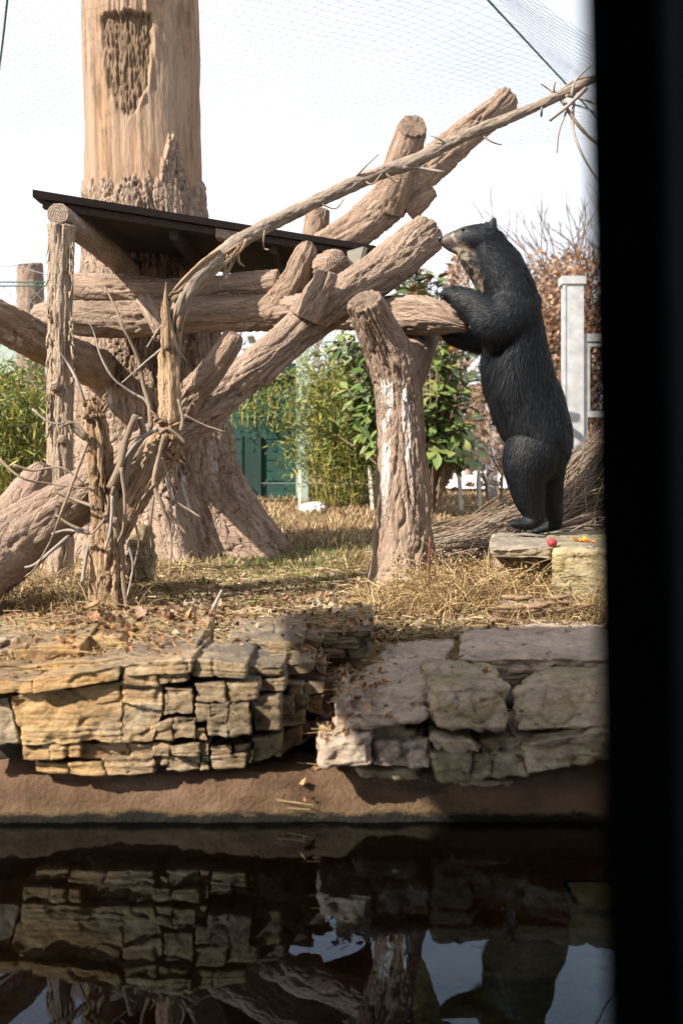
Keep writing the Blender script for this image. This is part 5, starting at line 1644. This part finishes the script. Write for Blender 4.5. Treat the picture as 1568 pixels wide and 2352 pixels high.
bamboo('bamboo_clump', 'broad yellow green bamboo clump between the green building and the forked trunk', 780, 12.6, 690, 880, 800, 1140, 46, 11000, 5)
bamboo('bamboo_clump', 'thin bamboo sprays hanging over the green wall beside the great trunk', 585, 13.1, 500, 690, 850, 960, 10, 900, 6)
bamboo('bamboo_clump', 'dark dense bamboo clump behind the cedar post at the left edge', 40, 10.0, -120, 150, 850, 1190, 40, 8200, 8)


def magnolia():
    r = np.random.RandomState(11)
    d = 11.0
    root = thing('magnolia', 'broad leaved magnolia with large glossy leaves behind the forked trunk', 'tree', (xw(985, d), d, .55))
    segs, tips, tdir = [], [], []
    base = np.array([xw(985, d), d, .5])
    targ = []
    for (x, y, sx, sy, n_) in ((950, 655, 40, 30, 12), (820, 800, 45, 25, 10), (1010, 800, 40, 40, 14), (1030, 900, 45, 60, 22), (1005, 980, 55, 50, 22), (830, 930, 40, 50, 16), (870, 880, 40, 60, 12), (1040, 1040, 30, 30, 10), (1040, 680, 22, 16, 4), (850, 1000, 30, 40, 8)):
        for _ in range(int(n_ * 1.7)):
            targ.append((r.normal(x, sx * .7), r.normal(y, sy * .7)))
    for (x, y) in targ:
        p2 = np.array([xw(x, d), d + r.uniform(-.6, .6), zw(y, d)])
        mid_ = base + (p2 - base) * r.uniform(.4, .6) + [0, 0, .1]
        segs.append([base + r.normal(0, .03, 3), mid_, p2])
        tips.append(p2)
        v = p2 - mid_
        tdir.append(v / np.linalg.norm(v))
    stems(segs, .012, M_TWIG, 'branch', root)
    # leaf shape: pointed ellipse folded along the midrib
    t = np.linspace(0, 1, 6)
    w = np.array([.02, .16, .24, .22, .13, .0])
    Vl = []
    for i in range(6):
        Vl += [(-w[i], t[i], .06 * (w[i] / .24) - .12 * t[i] ** 2), (0, t[i], -.12 * t[i] ** 2), (w[i], t[i], .06 * (w[i] / .24) - .12 * t[i] ** 2)]
    Vl = np.array(Vl) * .16
    fl = []
    for i in range(5):
        for j in range(2):
            a_ = i * 3 + j
            fl.append([a_, a_ + 1, a_ + 4, a_ + 3])
    lm = []
    for k, cc in enumerate(((.09, .145, .035), (.15, .2, .05), (.06, .11, .03), (.22, .25, .08), (.28, .14, .04))):
        mm, nt, b = mat('magnolia_leaf')
        tx = nt.nodes.new('ShaderNodeTexCoord')
        oi = nt.nodes.new('ShaderNodeObjectInfo')
        col = mix(nt, math_(nt, 'MULTIPLY', oi.outputs['Random'], .5), cc, tuple(v * .5 for v in cc))
        sp = nt.nodes.new('ShaderNodeSeparateXYZ')
        nt.links.new(tx.outputs['Object'], sp.inputs[0])
        rib = math_(nt, 'LESS_THAN', math_(nt, 'ABSOLUTE', sp.outputs[0]), 0.0022)
        col = mix(nt, math_(nt, 'MULTIPLY', rib, .6), col, (.35, .38, .16))
        bk_ = nt.nodes.new('ShaderNodeNewGeometry').outputs['Backfacing']
        col = mix(nt, math_(nt, 'MULTIPLY', bk_, .55), col, (.26, .17, .06))
        nt.links.new(col, b.inputs['Base Color'])
        b.inputs['Roughness'].default_value = .45
        b.inputs['Specular IOR Level'].default_value = .4
        me_ = mesh_np('leaf', Vl, np.array(fl))
        me_.materials.append(mm)
        lm.append(me_)
    restV, restF, restC, nn_ = [], [], [], 0
    cnt = 0
    order = r.permutation(len(tips))
    for ii in order:
        tip, dv = Vector(tips[ii]), Vector(tdir[ii])
        for k in range(r.randint(7, 12)):
            an = k * 2.4 + r.uniform(0, 1)
            side = dv.orthogonal().normalized()
            side.rotate(Matrix.Rotation(an, 3, dv))
            dirn = (side * r.uniform(.6, 1) + dv * r.uniform(-.1, .7) + Vector((0, 0, -.1))).normalized()
            pos = tip - dv * r.uniform(0, .14) + dirn * .01
            zax = (dv * .8 + Vector((0, -.25, .5)) + Vector(r.normal(0, .25, 3))).normalized()
            xax = dirn.cross(zax).normalized()
            zax = xax.cross(dirn)
            Mx = Matrix.Translation(pos) @ Matrix((xax, dirn, zax)).transposed().to_4x4() @ Matrix.Scale(r.uniform(.75, 1.15), 4)
            kind = r.choice(5, p=[.34, .26, .2, .13, .07])
            if tips[ii][2] > zw(700, d) and r.rand() < .35:
                kind = 4
            if cnt < 295:
                inst('leaf', lm[kind], Mx, root)
                cnt += 1
            else:
                M3 = np.array(Mx)
                restV.append(Vl @ M3[:3, :3].T + M3[:3, 3])
                restF.append(np.array(fl) + nn_)
                nn_ += len(Vl)
                c_ = np.array(((.09, .145, .035), (.15, .2, .05), (.06, .11, .03), (.22, .25, .08), (.28, .14, .04))[kind]) * r.uniform(.6, 1.1)
                restC.append(np.tile(c_, (len(Vl), 1)))
    mm = colmat('magnolia_far_leaf', .3, .5)
    obj('foliage', np.vstack(restV), np.vstack(restF), mm, root, {'col': np.vstack(restC)}, kind='stuff')


magnolia()


def branching(p, v, L, r, depth, rs, out, spread=.5, up=.25, ratio=.74, kids=(2, 3)):
    n = 4
    pts = [np.array(p)]
    for k in range(n):
        v = v + rs.normal(0, .12, 3) + np.array([0, 0, up * .12])
        v = v / np.linalg.norm(v)
        pts.append(pts[-1] + v * L / n)
    rr = np.linspace(r, r * .68, n + 1)
    out.append(np.hstack([np.array(pts), rr[:, None]]))
    if depth == 0:
        return
    for k in range(rs.randint(kids[0], kids[1] + 1)):
        nv_ = v + rs.normal(0, spread, 3)
        nv_ /= np.linalg.norm(nv_)
        st = pts[-1] if k == 0 else pts[rs.randint(2, n + 1)]
        branching(st, nv_, L * ratio * rs.uniform(.8, 1.15), r * .62, depth - 1, rs, out, spread, up, ratio, kids)


def bare_tree(label, px, d, base, top, seed, depth=5, spread=.42, leaf=None, m_=None, nl=0, box=None, r0=.07, group=None, cat='tree', name='bare_tree', lean=0.0):
    rs = np.random.RandomState(seed)
    h = zw(top, d) - zw(base, d)
    root = thing(name, label, cat, (xw(px, d), d, zw(base, d)), group)
    out = []
    p = np.array([xw(px, d), d, zw(base, d) - .15])
    branching(p, np.array([lean, 0, 1.0]), h * .34, r0, depth, rs, out, spread)
    tr = [tube(q, 8 if q[0, 3] > .02 else 4, .25, caps=(False, False)) for q in out[:1]]
    V, f, at = merge(tr)
    obj('trunk', V, f, m_ or M_TWIG, root, at)
    V, f, at = merge([tube(q, 6 if q[0, 3] > .02 else 3, .3, caps=(False, False)) for q in out[1:]])
    obj('branch', V, f, m_ or M_TWIG, root, at)
    if nl:
        ends = np.vstack([q[2:, :3] for q in out if q[0, 3] < r0 * .4])
        pt = ends[rs.randint(0, len(ends), nl)] + rs.normal(0, .22, (nl, 3))
        if box is not None:
            pt2 = np.stack([rs.uniform(xw(box[0], d), xw(box[1], d), nl), d + rs.uniform(-1.5, 1.5, nl), rs.uniform(zw(box[3], d), zw(box[2], d), nl)], 1)
            kp = fbm(pt2 * .9, 3, seed) > -.08
            pt = np.vstack([pt[: nl // 2], pt2[kp][: nl]])
        V, f, at = leaves(pt, np.full(len(pt), .085), .34, leaf, droop=.3, seed=seed)
        obj('crown', V, f, M_LEAF, root, at, kind='stuff')


rust = [(.27, .15, .085), (.32, .19, .115), (.2, .115, .07), (.36, .235, .155), (.15, .095, .07)]
bare_tree('rust brown leaved oak right of the bear\'s back', 1275, 19, 1080, 640, 21, 5, .5, rust, None, 15000, (1205, 1400, 600, 1050), .09, 'oaks still holding brown leaves', name='oak_tree')
bare_tree('rust brown leaved oak showing between the bear\'s chin and forearm', 1075, 20, 1085, 640, 22, 5, .5, rust, None, 9000, (1030, 1160, 600, 760), .08, 'oaks still holding brown leaves', name='oak_tree')
M_PALEB = wood('far_branch', (.15, .125, .115), (.24, .2, .185), (.33, .28, .26), rings=False)
bare_tree('tall bare tree beside the window post, forked above the gate post', 1318, 21, 1080, 420, 24, 6, .3, None, M_PALEB, r0=.12, group='bare trees against the sky')
bare_tree('second bare tree, half hidden behind the window post', 1362, 20, 1080, 400, 25, 6, .3, None, M_PALEB, r0=.12, group='bare trees against the sky')
bare_tree('small faint bare treetop between the bear\'s nape and the tall bare tree', 1225, 27, 1080, 520, 26, 6, .36, None, M_PALEB, r0=.1, group='bare trees against the sky')
bare_tree('faint bare treetop below the end of the leaning log', 975, 28, 1080, 560, 27, 6, .4, None, M_PALEB, r0=.1, group='bare trees against the sky')
bare_tree('faint bare treetop showing above the platform between the bough and the rear log', 770, 30, 1080, 460, 28, 6, .34, None, M_PALEB, r0=.13, group='bare trees against the sky')
for k, (x, d, base, top, sd, lab) in enumerate(((1120, 12.5, 1130, 830, 31, 'leafless pinkish shrub in front of the bear\'s belly'), (1098, 13.2, 1120, 880, 32, 'lower leafless shrub just right of the magnolia'), (1150, 12.2, 1140, 900, 34, 'leafless sapling close behind the bear\'s knee'), (1235, 13.5, 1120, 850, 33, 'leafless thicket behind the bear\'s back'))):
    bare_tree(lab, x, d, base, top, sd, 5, .5, [(.3, .2, .15), (.24, .15, .11)], M_TWIG, 160, None, .02, 'leafless shrubs behind the bear', cat='shrub', name='bare_shrub')


# dark wood behind the far shrubs
rs = np.random.RandomState(77)
pt = np.stack([rs.uniform(-14, 12, 9000), rs.uniform(24, 34, 9000), 0.9 + np.abs(rs.normal(0, 1, 9000)) * 1.1], 1)
V, f, at = leaves(pt, np.full(len(pt), .34), .35, [(.14, .1, .06), (.1, .085, .05), (.2, .13, .08), (.08, .09, .04)], seed=3)
o = obj('far_thicket', V, f, M_LEAF, None, at, loc=(0, 28, .9), kind='stuff')
tag(o, 'low brown thicket far behind the enclosure', 'thicket')

# ------------------------------------------------------------------ net and cables
ZN = 4.55
c0 = P(1128, 0, 8.5)
c0[2] = ZN
cA_, cB_ = np.array([1.1, 8.5]), np.array([2.06, 10.4])
cd = (cB_ - cA_) / np.linalg.norm(cB_ - cA_)
cn_ = np.array([cd[1], -cd[0]])                                  # to the right of the cable


def netz(x, y):
    s_ = (x - cA_[0]) * cn_[0] + (y - cA_[1]) * cn_[1]
    sag = 0.07 * np.sin(x * 1.3 + 1) * np.sin(y * .9) + 0.02 * np.sin(x * 4.1) * np.cos(y * 3.3)
    return ZN + sag * (np.abs(s_) > .02) - np.where(s_ > 0, s_ * 0.75, 0.03 * s_)


cell = .105
segs = []
ang = .62
e1, e2 = np.array([math.cos(ang), math.sin(ang)]), np.array([-math.sin(ang), math.cos(ang)])
ng = 260
gi = np.arange(-ng, ng)
I, J = np.meshgrid(gi, gi, indexing='ij')
X = (I * e1[0] + J * e2[0]) * cell
Y = 12 + (I * e1[1] + J * e2[1]) * cell
jx = R.normal(0, .009, X.shape)
X = X + jx
Y = Y + R.normal(0, .009, X.shape)
Zn = netz(X, Y)
G3 = np.stack([X, Y, Zn], -1)
ok = (Y > 7.2) & (Y < 12.6) & (np.abs(X) < .36 * Y + .3) & (Zn > 1.4)
m1 = ok[:-1] & ok[1:]
m2 = ok[:, :-1] & ok[:, 1:]
A3 = np.vstack([G3[:-1][m1], G3[:, :-1][m2]])
B3 = np.vstack([G3[1:][m1], G3[:, 1:][m2]])
V, f = wires(list(zip(A3, B3)), .00115)
nt_ = thing('canopy_net', 'fine dark aviary net stretched overhead across the white sky', 'net', (0, 9, ZN))
obj('mesh', V, f, M_NET, nt_, kind='stuff')
pc = [(*(cA_ + cd * t), ZN - .01) for t in np.linspace(-1.2, 9, 12)]
V, f, at = tube([[x, y, z, .0085] for x, y, z in pc], 8, .3)
o = obj('ridge_cable', V, f, M_CABLE, None, at, loc=pc[1])
tag(o, 'green steel cable carrying the net at upper right, down to the bough', 'cable')
V, f, at = tube([list(P(24, -60, 8.2)) + [.009], list(P(10, 70, 9.0)) + [.009], list(P(0, 150, 9.6)) + [.009], list(P(-20, 280, 10.6)) + [.009]], 8, .3)
o = obj('edge_cable', V, f, M_CABLE, None, at, loc=P(10, 70, 9))
tag(o, 'green steel cable of the net at the upper left corner', 'cable')


# ------------------------------------------------------------------ grass, straw, litter
def blades(X, Y, h, w, lean, cols, seed, curve=.5, zoff=0.0):
    r = np.random.RandomState(seed)
    n = len(X)
    Z = gz(X, Y) + zoff - .005
    b0 = np.stack([X, Y, Z], 1)
    an = r.uniform(0, 2 * math.pi, n)
    ld = np.stack([np.cos(an), np.sin(an), 0 * an], 1)
    le_ = (lean * r.uniform(.3, 1.6, n))[:, None]
    up = np.array([0, 0, 1.0])
    H = (h * r.uniform(.5, 1.4, n))[:, None]
    sd = np.stack([-np.sin(an), np.cos(an), 0 * an], 1)
    sd = sd * .6 + r.normal(0, .4, sd.shape) * [1, 1, 0]
    sd /= np.linalg.norm(sd, axis=1)[:, None]
    W_ = (w * r.uniform(.6, 1.3, n))[:, None]
    p1 = b0 + H * (.5 * up + le_ * .35 * ld)
    p2 = b0 + H * (up * (1 - curve * np.minimum(le_, 1.2)) + le_ * ld)
    V = np.stack([b0 - sd * W_, b0 + sd * W_, p1 - sd * W_ * .7, p1 + sd * W_ * .7, p2], 1).reshape(-1, 3)
    k = np.arange(n) * 5
    c = np.asarray(cols)[r.randint(0, len(cols), n)] * r.uniform(.6, 1.35, (n, 1))
    return V, [np.stack([k, k + 1, k + 3, k + 2], 1), np.stack([k + 2, k + 3, k + 4], 1)], {'col': np.repeat(c, 5, 0)}


def scatter(n, x0, x1, y0, y1, seed, power=1.0):
    """px range at depth, so the density follows what the lens covers"""
    r = np.random.RandomState(seed)
    y = y0 + (y1 - y0) * r.rand(n) ** power
    x = r.uniform(x0, x1, n)
    return xw(x, y), y


tan_ = [(.34, .235, .13), (.42, .31, .19), (.27, .175, .095), (.46, .36, .24), (.22, .145, .085)]
grn = [(.11, .16, .035), (.16, .2, .05), (.08, .12, .03), (.2, .22, .06)]
x, y = scatter(30000, -60, 1420, 5.0, 15, 51, 1.25)
k = fbm(np.stack([x * 1.3, y * 1.3, 0 * x], 1), 3, 77) > -.25
x, y = x[k], y[k]
V, f, at = blades(x, y, np.full(len(x), .045) + .03 * (y > 8), .0032 + .0003 * y, np.full(len(x), .8), tan_, 1)
o = obj('dry_grass', V, f, M_DRY, None, at, kind='stuff')
x, y = scatter(34000, 300, 1380, 5.6, 13, 52, 1.2)
gm = .04 + np.exp(-((x + .3) / .6) ** 2 - ((y - 6.75) / .75) ** 2) * 1.0 + .32 * (fbm(np.stack([x, y * .8, 0 * x], 1), 3, 79) > .12) + .5 * np.exp(-((x - .1) / 1.2) ** 2 - ((y - 8.2) / .6) ** 2)
k = R.rand(len(x)) < gm
x, y = x[k], y[k]
V, f, at = blades(x, y, np.full(len(x), .055), .0032, np.full(len(x), .7), grn, 2)
o = obj('green_grass', V, f, M_LEAF, None, at, kind='stuff')


def strewn(X, Y, L, w, cols, seed, zoff=.012, tilt=.15):
    """straws lying on the ground"""
    r = np.random.RandomState(seed)
    n = len(X)
    an = r.uniform(0, math.pi * 2, n)
    l_ = (L * r.uniform(.4, 1.5, n))[:, None]
    d = np.stack([np.cos(an), np.sin(an), r.normal(0, tilt, n)], 1)
    s = np.stack([-np.sin(an), np.cos(an), r.normal(0, .5, n)], 1)
    c = np.stack([X, Y, gz(X, Y) + zoff * r.uniform(.2, 2, n)], 1)
    W_ = (w * r.uniform(.6, 1.4, n))[:, None]
    bow = np.stack([-np.sin(an), np.cos(an), 0 * an], 1) * (l_ * r.normal(0, .1, (n, 1)))
    a, b, e = c - d * l_ * .5, c + bow + [0, 0, .006], c + d * l_ * .5
    V = np.stack([a - s * W_, a + s * W_, b - s * W_, b + s * W_, e - s * W_ * .5, e + s * W_ * .5], 1).reshape(-1, 3)
    k = np.arange(n) * 6
    cc = np.asarray(cols)[r.randint(0, len(cols), n)] * r.uniform(.6, 1.3, (n, 1))
    return V, [np.vstack([np.stack([k, k + 1, k + 3, k + 2], 1), np.stack([k + 2, k + 3, k + 5, k + 4], 1)])], {'col': np.repeat(cc, 6, 0)}


x, y = scatter(16000, 120, 1400, 4.4, 6.8, 53)
V, f, at = strewn(x, y, np.full(len(x), .1), .0022, tan_ + [(.56, .46, .28), (.3, .2, .1), (.2, .2, .07)], 3)
obj('straw', V, f, M_DRY, None, at, kind='stuff')
x, y = scatter(2600, -40, 1400, 4.35, 6.2, 54)
p = np.stack([x, y, gz(x, y) + R.uniform(.004, .03, len(x))], 1)
V, f, at = leaves(p, np.full(len(x), .035), .35, [(.25, .16, .09), (.19, .115, .065), (.34, .25, .16), (.14, .09, .06), (.32, .27, .21)], droop=.05, fold=.4, seed=4)
obj('leaf_litter', V, f, M_DRY, None, at, kind='stuff')


def weeds(n, x0, x1, y0, y1, L, w, cols, seed, lie=1.0, bias=None):
    """long curved dead stems, each bent over"""
    r = np.random.RandomState(seed)
    X, Y = scatter(n, x0, x1, y0, y1, seed + 1)
    an = r.uniform(0, 2 * math.pi, n) if bias is None else r.normal(bias, .55, n)
    l_ = L * r.uniform(.45, 1.3, n)
    p = np.stack([X, Y, gz(X, Y) - .01], 1)
    el = r.uniform(.5, 1.45, n)
    pts = [p]
    K = 5
    for k in range(K):
        step = np.stack([np.cos(an) * np.cos(el), np.sin(an) * np.cos(el), np.sin(el)], 1) * (l_ / K)[:, None]
        p = p + step
        pts.append(p)
        el = el - lie * r.uniform(.1, .6, n)
        an = an + r.normal(0, .22, n)
    pts = np.stack(pts, 1)
    zf = gz(pts[:, :, 0], pts[:, :, 1]) + .012
    pts[:, :, 2] = np.maximum(pts[:, :, 2], zf)
    s = np.stack([-np.sin(an), np.cos(an), r.normal(0, .6, n)], 1)
    s /= np.linalg.norm(s, axis=1)[:, None]
    W_ = w * r.uniform(.5, 1.3, n)
    V = []
    for k in range(K + 1):
        V += [pts[:, k] - s * (W_ * (1 - .12 * k))[:, None], pts[:, k] + s * (W_ * (1 - .12 * k))[:, None]]
    V = np.stack(V, 1).reshape(-1, 3)
    b = np.arange(n)[:, None] * 2 * (K + 1)
    kk = np.arange(K) * 2
    f = np.stack([b + kk, b + kk + 1, b + kk + 3, b + kk + 2], -1).reshape(-1, 4)
    c = np.asarray(cols)[r.randint(0, len(cols), n)] * r.uniform(.55, 1.3, (n, 1))
    return V, f, {'col': np.repeat(c, 2 * (K + 1), 0)}


wd = [(.4, .29, .14), (.46, .36, .2), (.3, .2, .1), (.2, .13, .07), (.36, .24, .12)]
V, f, at = merge([weeds(2600, 990, 1270, 4.75, 5.6, .3, .0024, wd, 61), weeds(1500, 840, 1050, 4.7, 5.5, .2, .0022, wd, 62), weeds(700, 1250, 1420, 4.6, 4.9, .22, .0022, wd, 63), weeds(900, 790, 1010, 5.9, 7.2, .2, .0025, wd, 69)])
o = obj('dry_weeds', V, f, M_DRY, None, at, kind='stuff')
V, f, at = merge([weeds(1500, -60, 330, 4.75, 6.0, .22, .0022, wd + [(.12, .085, .05)], 64), weeds(500, 300, 480, 5.4, 6.6, .2, .0022, wd, 65)])
o = obj('dry_undergrowth', V, f, M_DRY, None, at, kind='stuff')
rr_ = np.random.RandomState(3)
X, Y = scatter(2600, 900, 1260, 4.75, 5.7, 66)
p = np.stack([X, Y, gz(X, Y) + rr_.uniform(.02, .2, len(X))], 1)
V, f, at = leaves(p, np.full(len(X), .015), .3, [(.26, .18, .09), (.18, .12, .06), (.33, .24, .12)], seed=9)
obj('dead_weed_heads', V, f, M_DRY, None, at, kind='stuff')

# brush pile on the mound behind the bear: long thin sticks
rs = np.random.RandomState(91)
bp_ = thing('brush_pile', 'heap of long thin dead sticks leaning on the soil mound behind the bear', 'brush pile', (1.2, 6.9, .6))
big, small = [], []
for k in range(620):
    if k < 420:                                                  # fan of sticks running up to the right
        x, y = rs.uniform(.55, 1.75), rs.uniform(6.15, 7.4)
        a_ = rs.normal(.25, .42)
        L = rs.uniform(.35, 1.0)
    else:
        x, y = rs.uniform(1.1, 2.4), rs.uniform(6.3, 7.6)
        a_ = rs.uniform(-1.2, 1.2)
        L = rs.uniform(.25, .8)
    t = np.linspace(-.5, .5, 5)
    X = x + t * L * math.cos(a_) + rs.normal(0, .02, 5)
    Y = y + t * L * math.sin(a_) + rs.normal(0, .02, 5)
    zz = gz(X, Y)
    lin = np.linspace(zz[0], zz[-1], 5) + .03 * np.sin(np.linspace(0, math.pi, 5))
    Z = np.maximum(zz, lin) + rs.uniform(0, .16) + rs.normal(0, .01, 5)
    r0 = rs.uniform(.0022, .0055)
    q = np.stack([X, Y, Z, np.linspace(r0, r0 * .45, 5)], 1)
    (big if k % 3 == 0 and len(big) < 200 else small).append(q)
for q in big:
    V, f, at = tube(q, 5, .12)
    obj('stick', V, f, M_TWIG if rs.rand() < .45 else (M_TWIG2 if rs.rand() < .4 else M_POST), bp_, at)
V, f, at = merge([tube(q, 4, .15) for q in small])
obj('sticks', V, f, M_TWIG, bp_, at, kind='stuff')
# a few single sticks and stalks
for nm, pts, m_, lab, cat in (('red_stalk', [(984, 1355, 4.95, 2.2), (985, 1295, 4.95, 2.4), (987, 1233, 4.95, 2.4)], plain('red_stalk', (.13, .045, .03), .6), 'thin dark red stalk standing upright at the foot of the forked trunk', 'stalk'),
                              ('cane', [(1340, 1196, 5.9, 3), (1300, 1207, 5.95, 3.4), (1420, 1165, 5.9, 3)][::1], M_POST, 'pale cane lying across the brush by the window post', 'cane'),
                              ('stick', [(790, 1462, 4.55, 2), (700, 1445, 4.5, 3), (640, 1470, 4.48, 3)], M_TWIG2, 'grey bent stick on bare soil behind the ledge', 'stick'),
                              ('stick', [(345, 1492, 4.2, 4), (290, 1505, 4.1, 5), (210, 1535, 3.95, 5), (160, 1545, 3.9, 4)], M_TWIG2, 'dark stick lying on the ledge below the leaf drift', 'stick'),
                              ('stick', [(398, 1452, 4.4, 3), (462, 1432, 4.5, 5), (490, 1395, 4.6, 5), (510, 1355, 4.62, 3)], M_TWIG2, 'bent grey stick propped up beside the leaf drift', 'stick')):
    if nm == 'cane':
        pts = [(1286, 1210, 6.0, 3), (1340, 1193, 5.95, 3.6), (1420, 1166, 5.9, 3)]
    V, f, at = tube(pix(*pts), 8, .03)
    o = obj(nm, V, f, m_, None, at, loc=P(*pts[0][:3]))
    tag(o, lab, cat)
# rotten bark slab between the boulder and the standing stone
rw = thing('rotten_log', 'flaking dark rotten log lying below the yellow stone', 'log', P(1225, 1405, 4.8))
log_part('trunk', pix((1140, 1398, 4.82, 14), (1180, 1396, 4.8, 20), (1240, 1398, 4.78, 20), (1300, 1400, 4.75, 16), (1345, 1408, 4.72, 9)), M_CONC2, rw, 40, .01, .014, 20, 3, 140, .02)
for k in range(14):
    x, y = R.uniform(1150, 1330), R.uniform(1372, 1402)
    V, f, at = tube(pix((x - R.uniform(15, 40), y + R.uniform(-4, 6), 4.66, 2), (x, y, 4.65, 6), (x + R.uniform(15, 45), y + R.uniform(-5, 5), 4.66, 2)), 6, .02, bark(.004, 40, 10, k, .006))
    obj('bark_flake', V, f, M_DEAD, rw, at)

# fallen leaves large enough to see one by one
t = np.linspace(-1, 1, 7)
U_, V_ = np.meshgrid(t, t)
wleaf = np.sqrt(np.clip(1 - V_ ** 2, 0, 1)) * (1 + .25 * np.cos(V_ * 7))
i, j = np.meshgrid(np.arange(6), np.arange(6), indexing='ij')
fq = np.stack([i * 7 + j, i * 7 + j + 1, (i + 1) * 7 + j + 1, (i + 1) * 7 + j], -1).reshape(-1, 4)
lms = []
for k, cc in enumerate(((.23, .11, .065), (.27, .155, .09), (.17, .09, .06), (.36, .25, .17), (.3, .21, .15))):
    cu = .25 + .3 * k / 4
    Vv = np.stack([U_ * .5 * wleaf, V_ * .75, cu * U_ ** 2 * .7 + .3 * V_ ** 2 * ((k % 3) - .6) + .08 * np.sin(U_ * 5 + k) * np.cos(V_ * 4)], -1).reshape(-1, 3) * .05
    me_ = mesh_np('fallen_leaf', Vv, fq)
    me_.materials.append(plain('fallen_leaf', cc, .75, .2, .4, 60))
    lms.append(me_)
bpy.context.view_layer.update()
dg = bpy.context.evaluated_depsgraph_get()


def drop(x, y, z0=0.62):
    hit, loc, nrm_, idx, ob, _ = S.ray_cast(dg, Vector((x, y, z0)), Vector((0, 0, -1)), distance=.75)
    return (loc, nrm_) if hit and loc.z > .02 and nrm_.z > .45 else None


rs = np.random.RandomState(5)
pl_, st_ = [], []
while len(pl_) < 1500:
    x, y = rs.uniform(-1.5, .55), rs.uniform(3.4, 4.45)
    dens = .03 + .8 * np.exp(-((x + 1.05) / .25) ** 2 - ((y - 4.0) / .25) ** 2) + 1.0 * np.exp(-((x + .62) / .22) ** 2 - ((y - 3.95) / .3) ** 2) + 0.5 * sstep(4.15, 4.4, y) + 1.2 * np.exp(-((x - .03) / .14) ** 2)
    if x > .15 or rs.rand() > dens:
        if not (x > .15 and rs.rand() < .02):
            continue
    h_ = drop(x, y)
    if h_:
        pl_.append(np.array(h_[0]) + np.array(h_[1]) * rs.uniform(.002, .018))
pl_ = np.array(pl_)
V, f, at = leaves(pl_[:850], np.full(850, .027), .36, [(.3, .15, .07), (.2, .105, .055), (.36, .23, .12), (.14, .08, .045), (.3, .22, .14)], droop=.05, fold=.5, seed=14)
obj('ledge_litter', V, f, M_DRY, None, at, kind='stuff')
q_ = pl_[850:]
nq = len(q_)
an_ = rs.uniform(0, 6.28, nq)
ll_ = rs.uniform(.03, .12, nq)
dv_ = np.stack([np.cos(an_), np.sin(an_), rs.normal(0, .12, nq)], 1) * ll_[:, None]
V, f = wires(list(zip(q_ - dv_ * .5 + [0, 0, .006], q_ + dv_ * .5 + [0, 0, .006])), .0013)
obj('ledge_straw', V, f, plain('straw', (.36, .26, .13), .8, .2, .3, 40), None, kind='stuff')
spots = [(R.normal(215, 30), R.normal(1462, 9), 4.05) for _ in range(9)] + [(R.normal(400, 40), R.normal(1466, 10), 4.15) for _ in range(12)] + [(R.uniform(320, 560), R.uniform(1405, 1440), 4.5) for _ in range(8)] + [(R.uniform(560, 900), R.uniform(1375, 1440), 4.6) for _ in range(10)] + [(R.uniform(720, 770), R.uniform(1640, 1740), 3.75) for _ in range(8)]
places = ['in the drift between the upper ledge slabs', 'in the reddish drift on top of the ledge', 'on the straw behind the ledge', 'on the bare soil before the forked trunk', 'in the gully beside the split boulder']
cuts = [9, 21, 29, 39, 47]
for k, (x, y, d) in enumerate(spots):
    pl = next(i for i, c_ in enumerate(cuts) if k < c_)
    p = P(x, y, d)
    if pl in (2, 3):
        d = 4.4 + (1440 - y) / 40 * .55
        p = np.array([xw(x, d), d, float(gz(xw(x, d), d)) + .02])
    else:
        d += R.uniform(-.12, .12)
        h_ = drop(xw(x, d), d)
        if h_:
            p = np.array(h_[0]) + [0, 0, .012]
    Mx = Matrix.Translation(p) @ Matrix.Rotation(R.uniform(0, 6.3), 4, 'Z') @ Matrix.Rotation(R.normal(0, .35), 4, 'X') @ Matrix.Rotation(R.normal(0, .35), 4, 'Y') @ Matrix.Scale(R.uniform(.55, 1.05), 4)
    o = inst('fallen_leaf', lms[R.randint(0, 5)], Mx)
    tag(o, 'curled brown fallen leaf ' + places[pl], 'leaf', 'fallen leaves ' + places[pl])
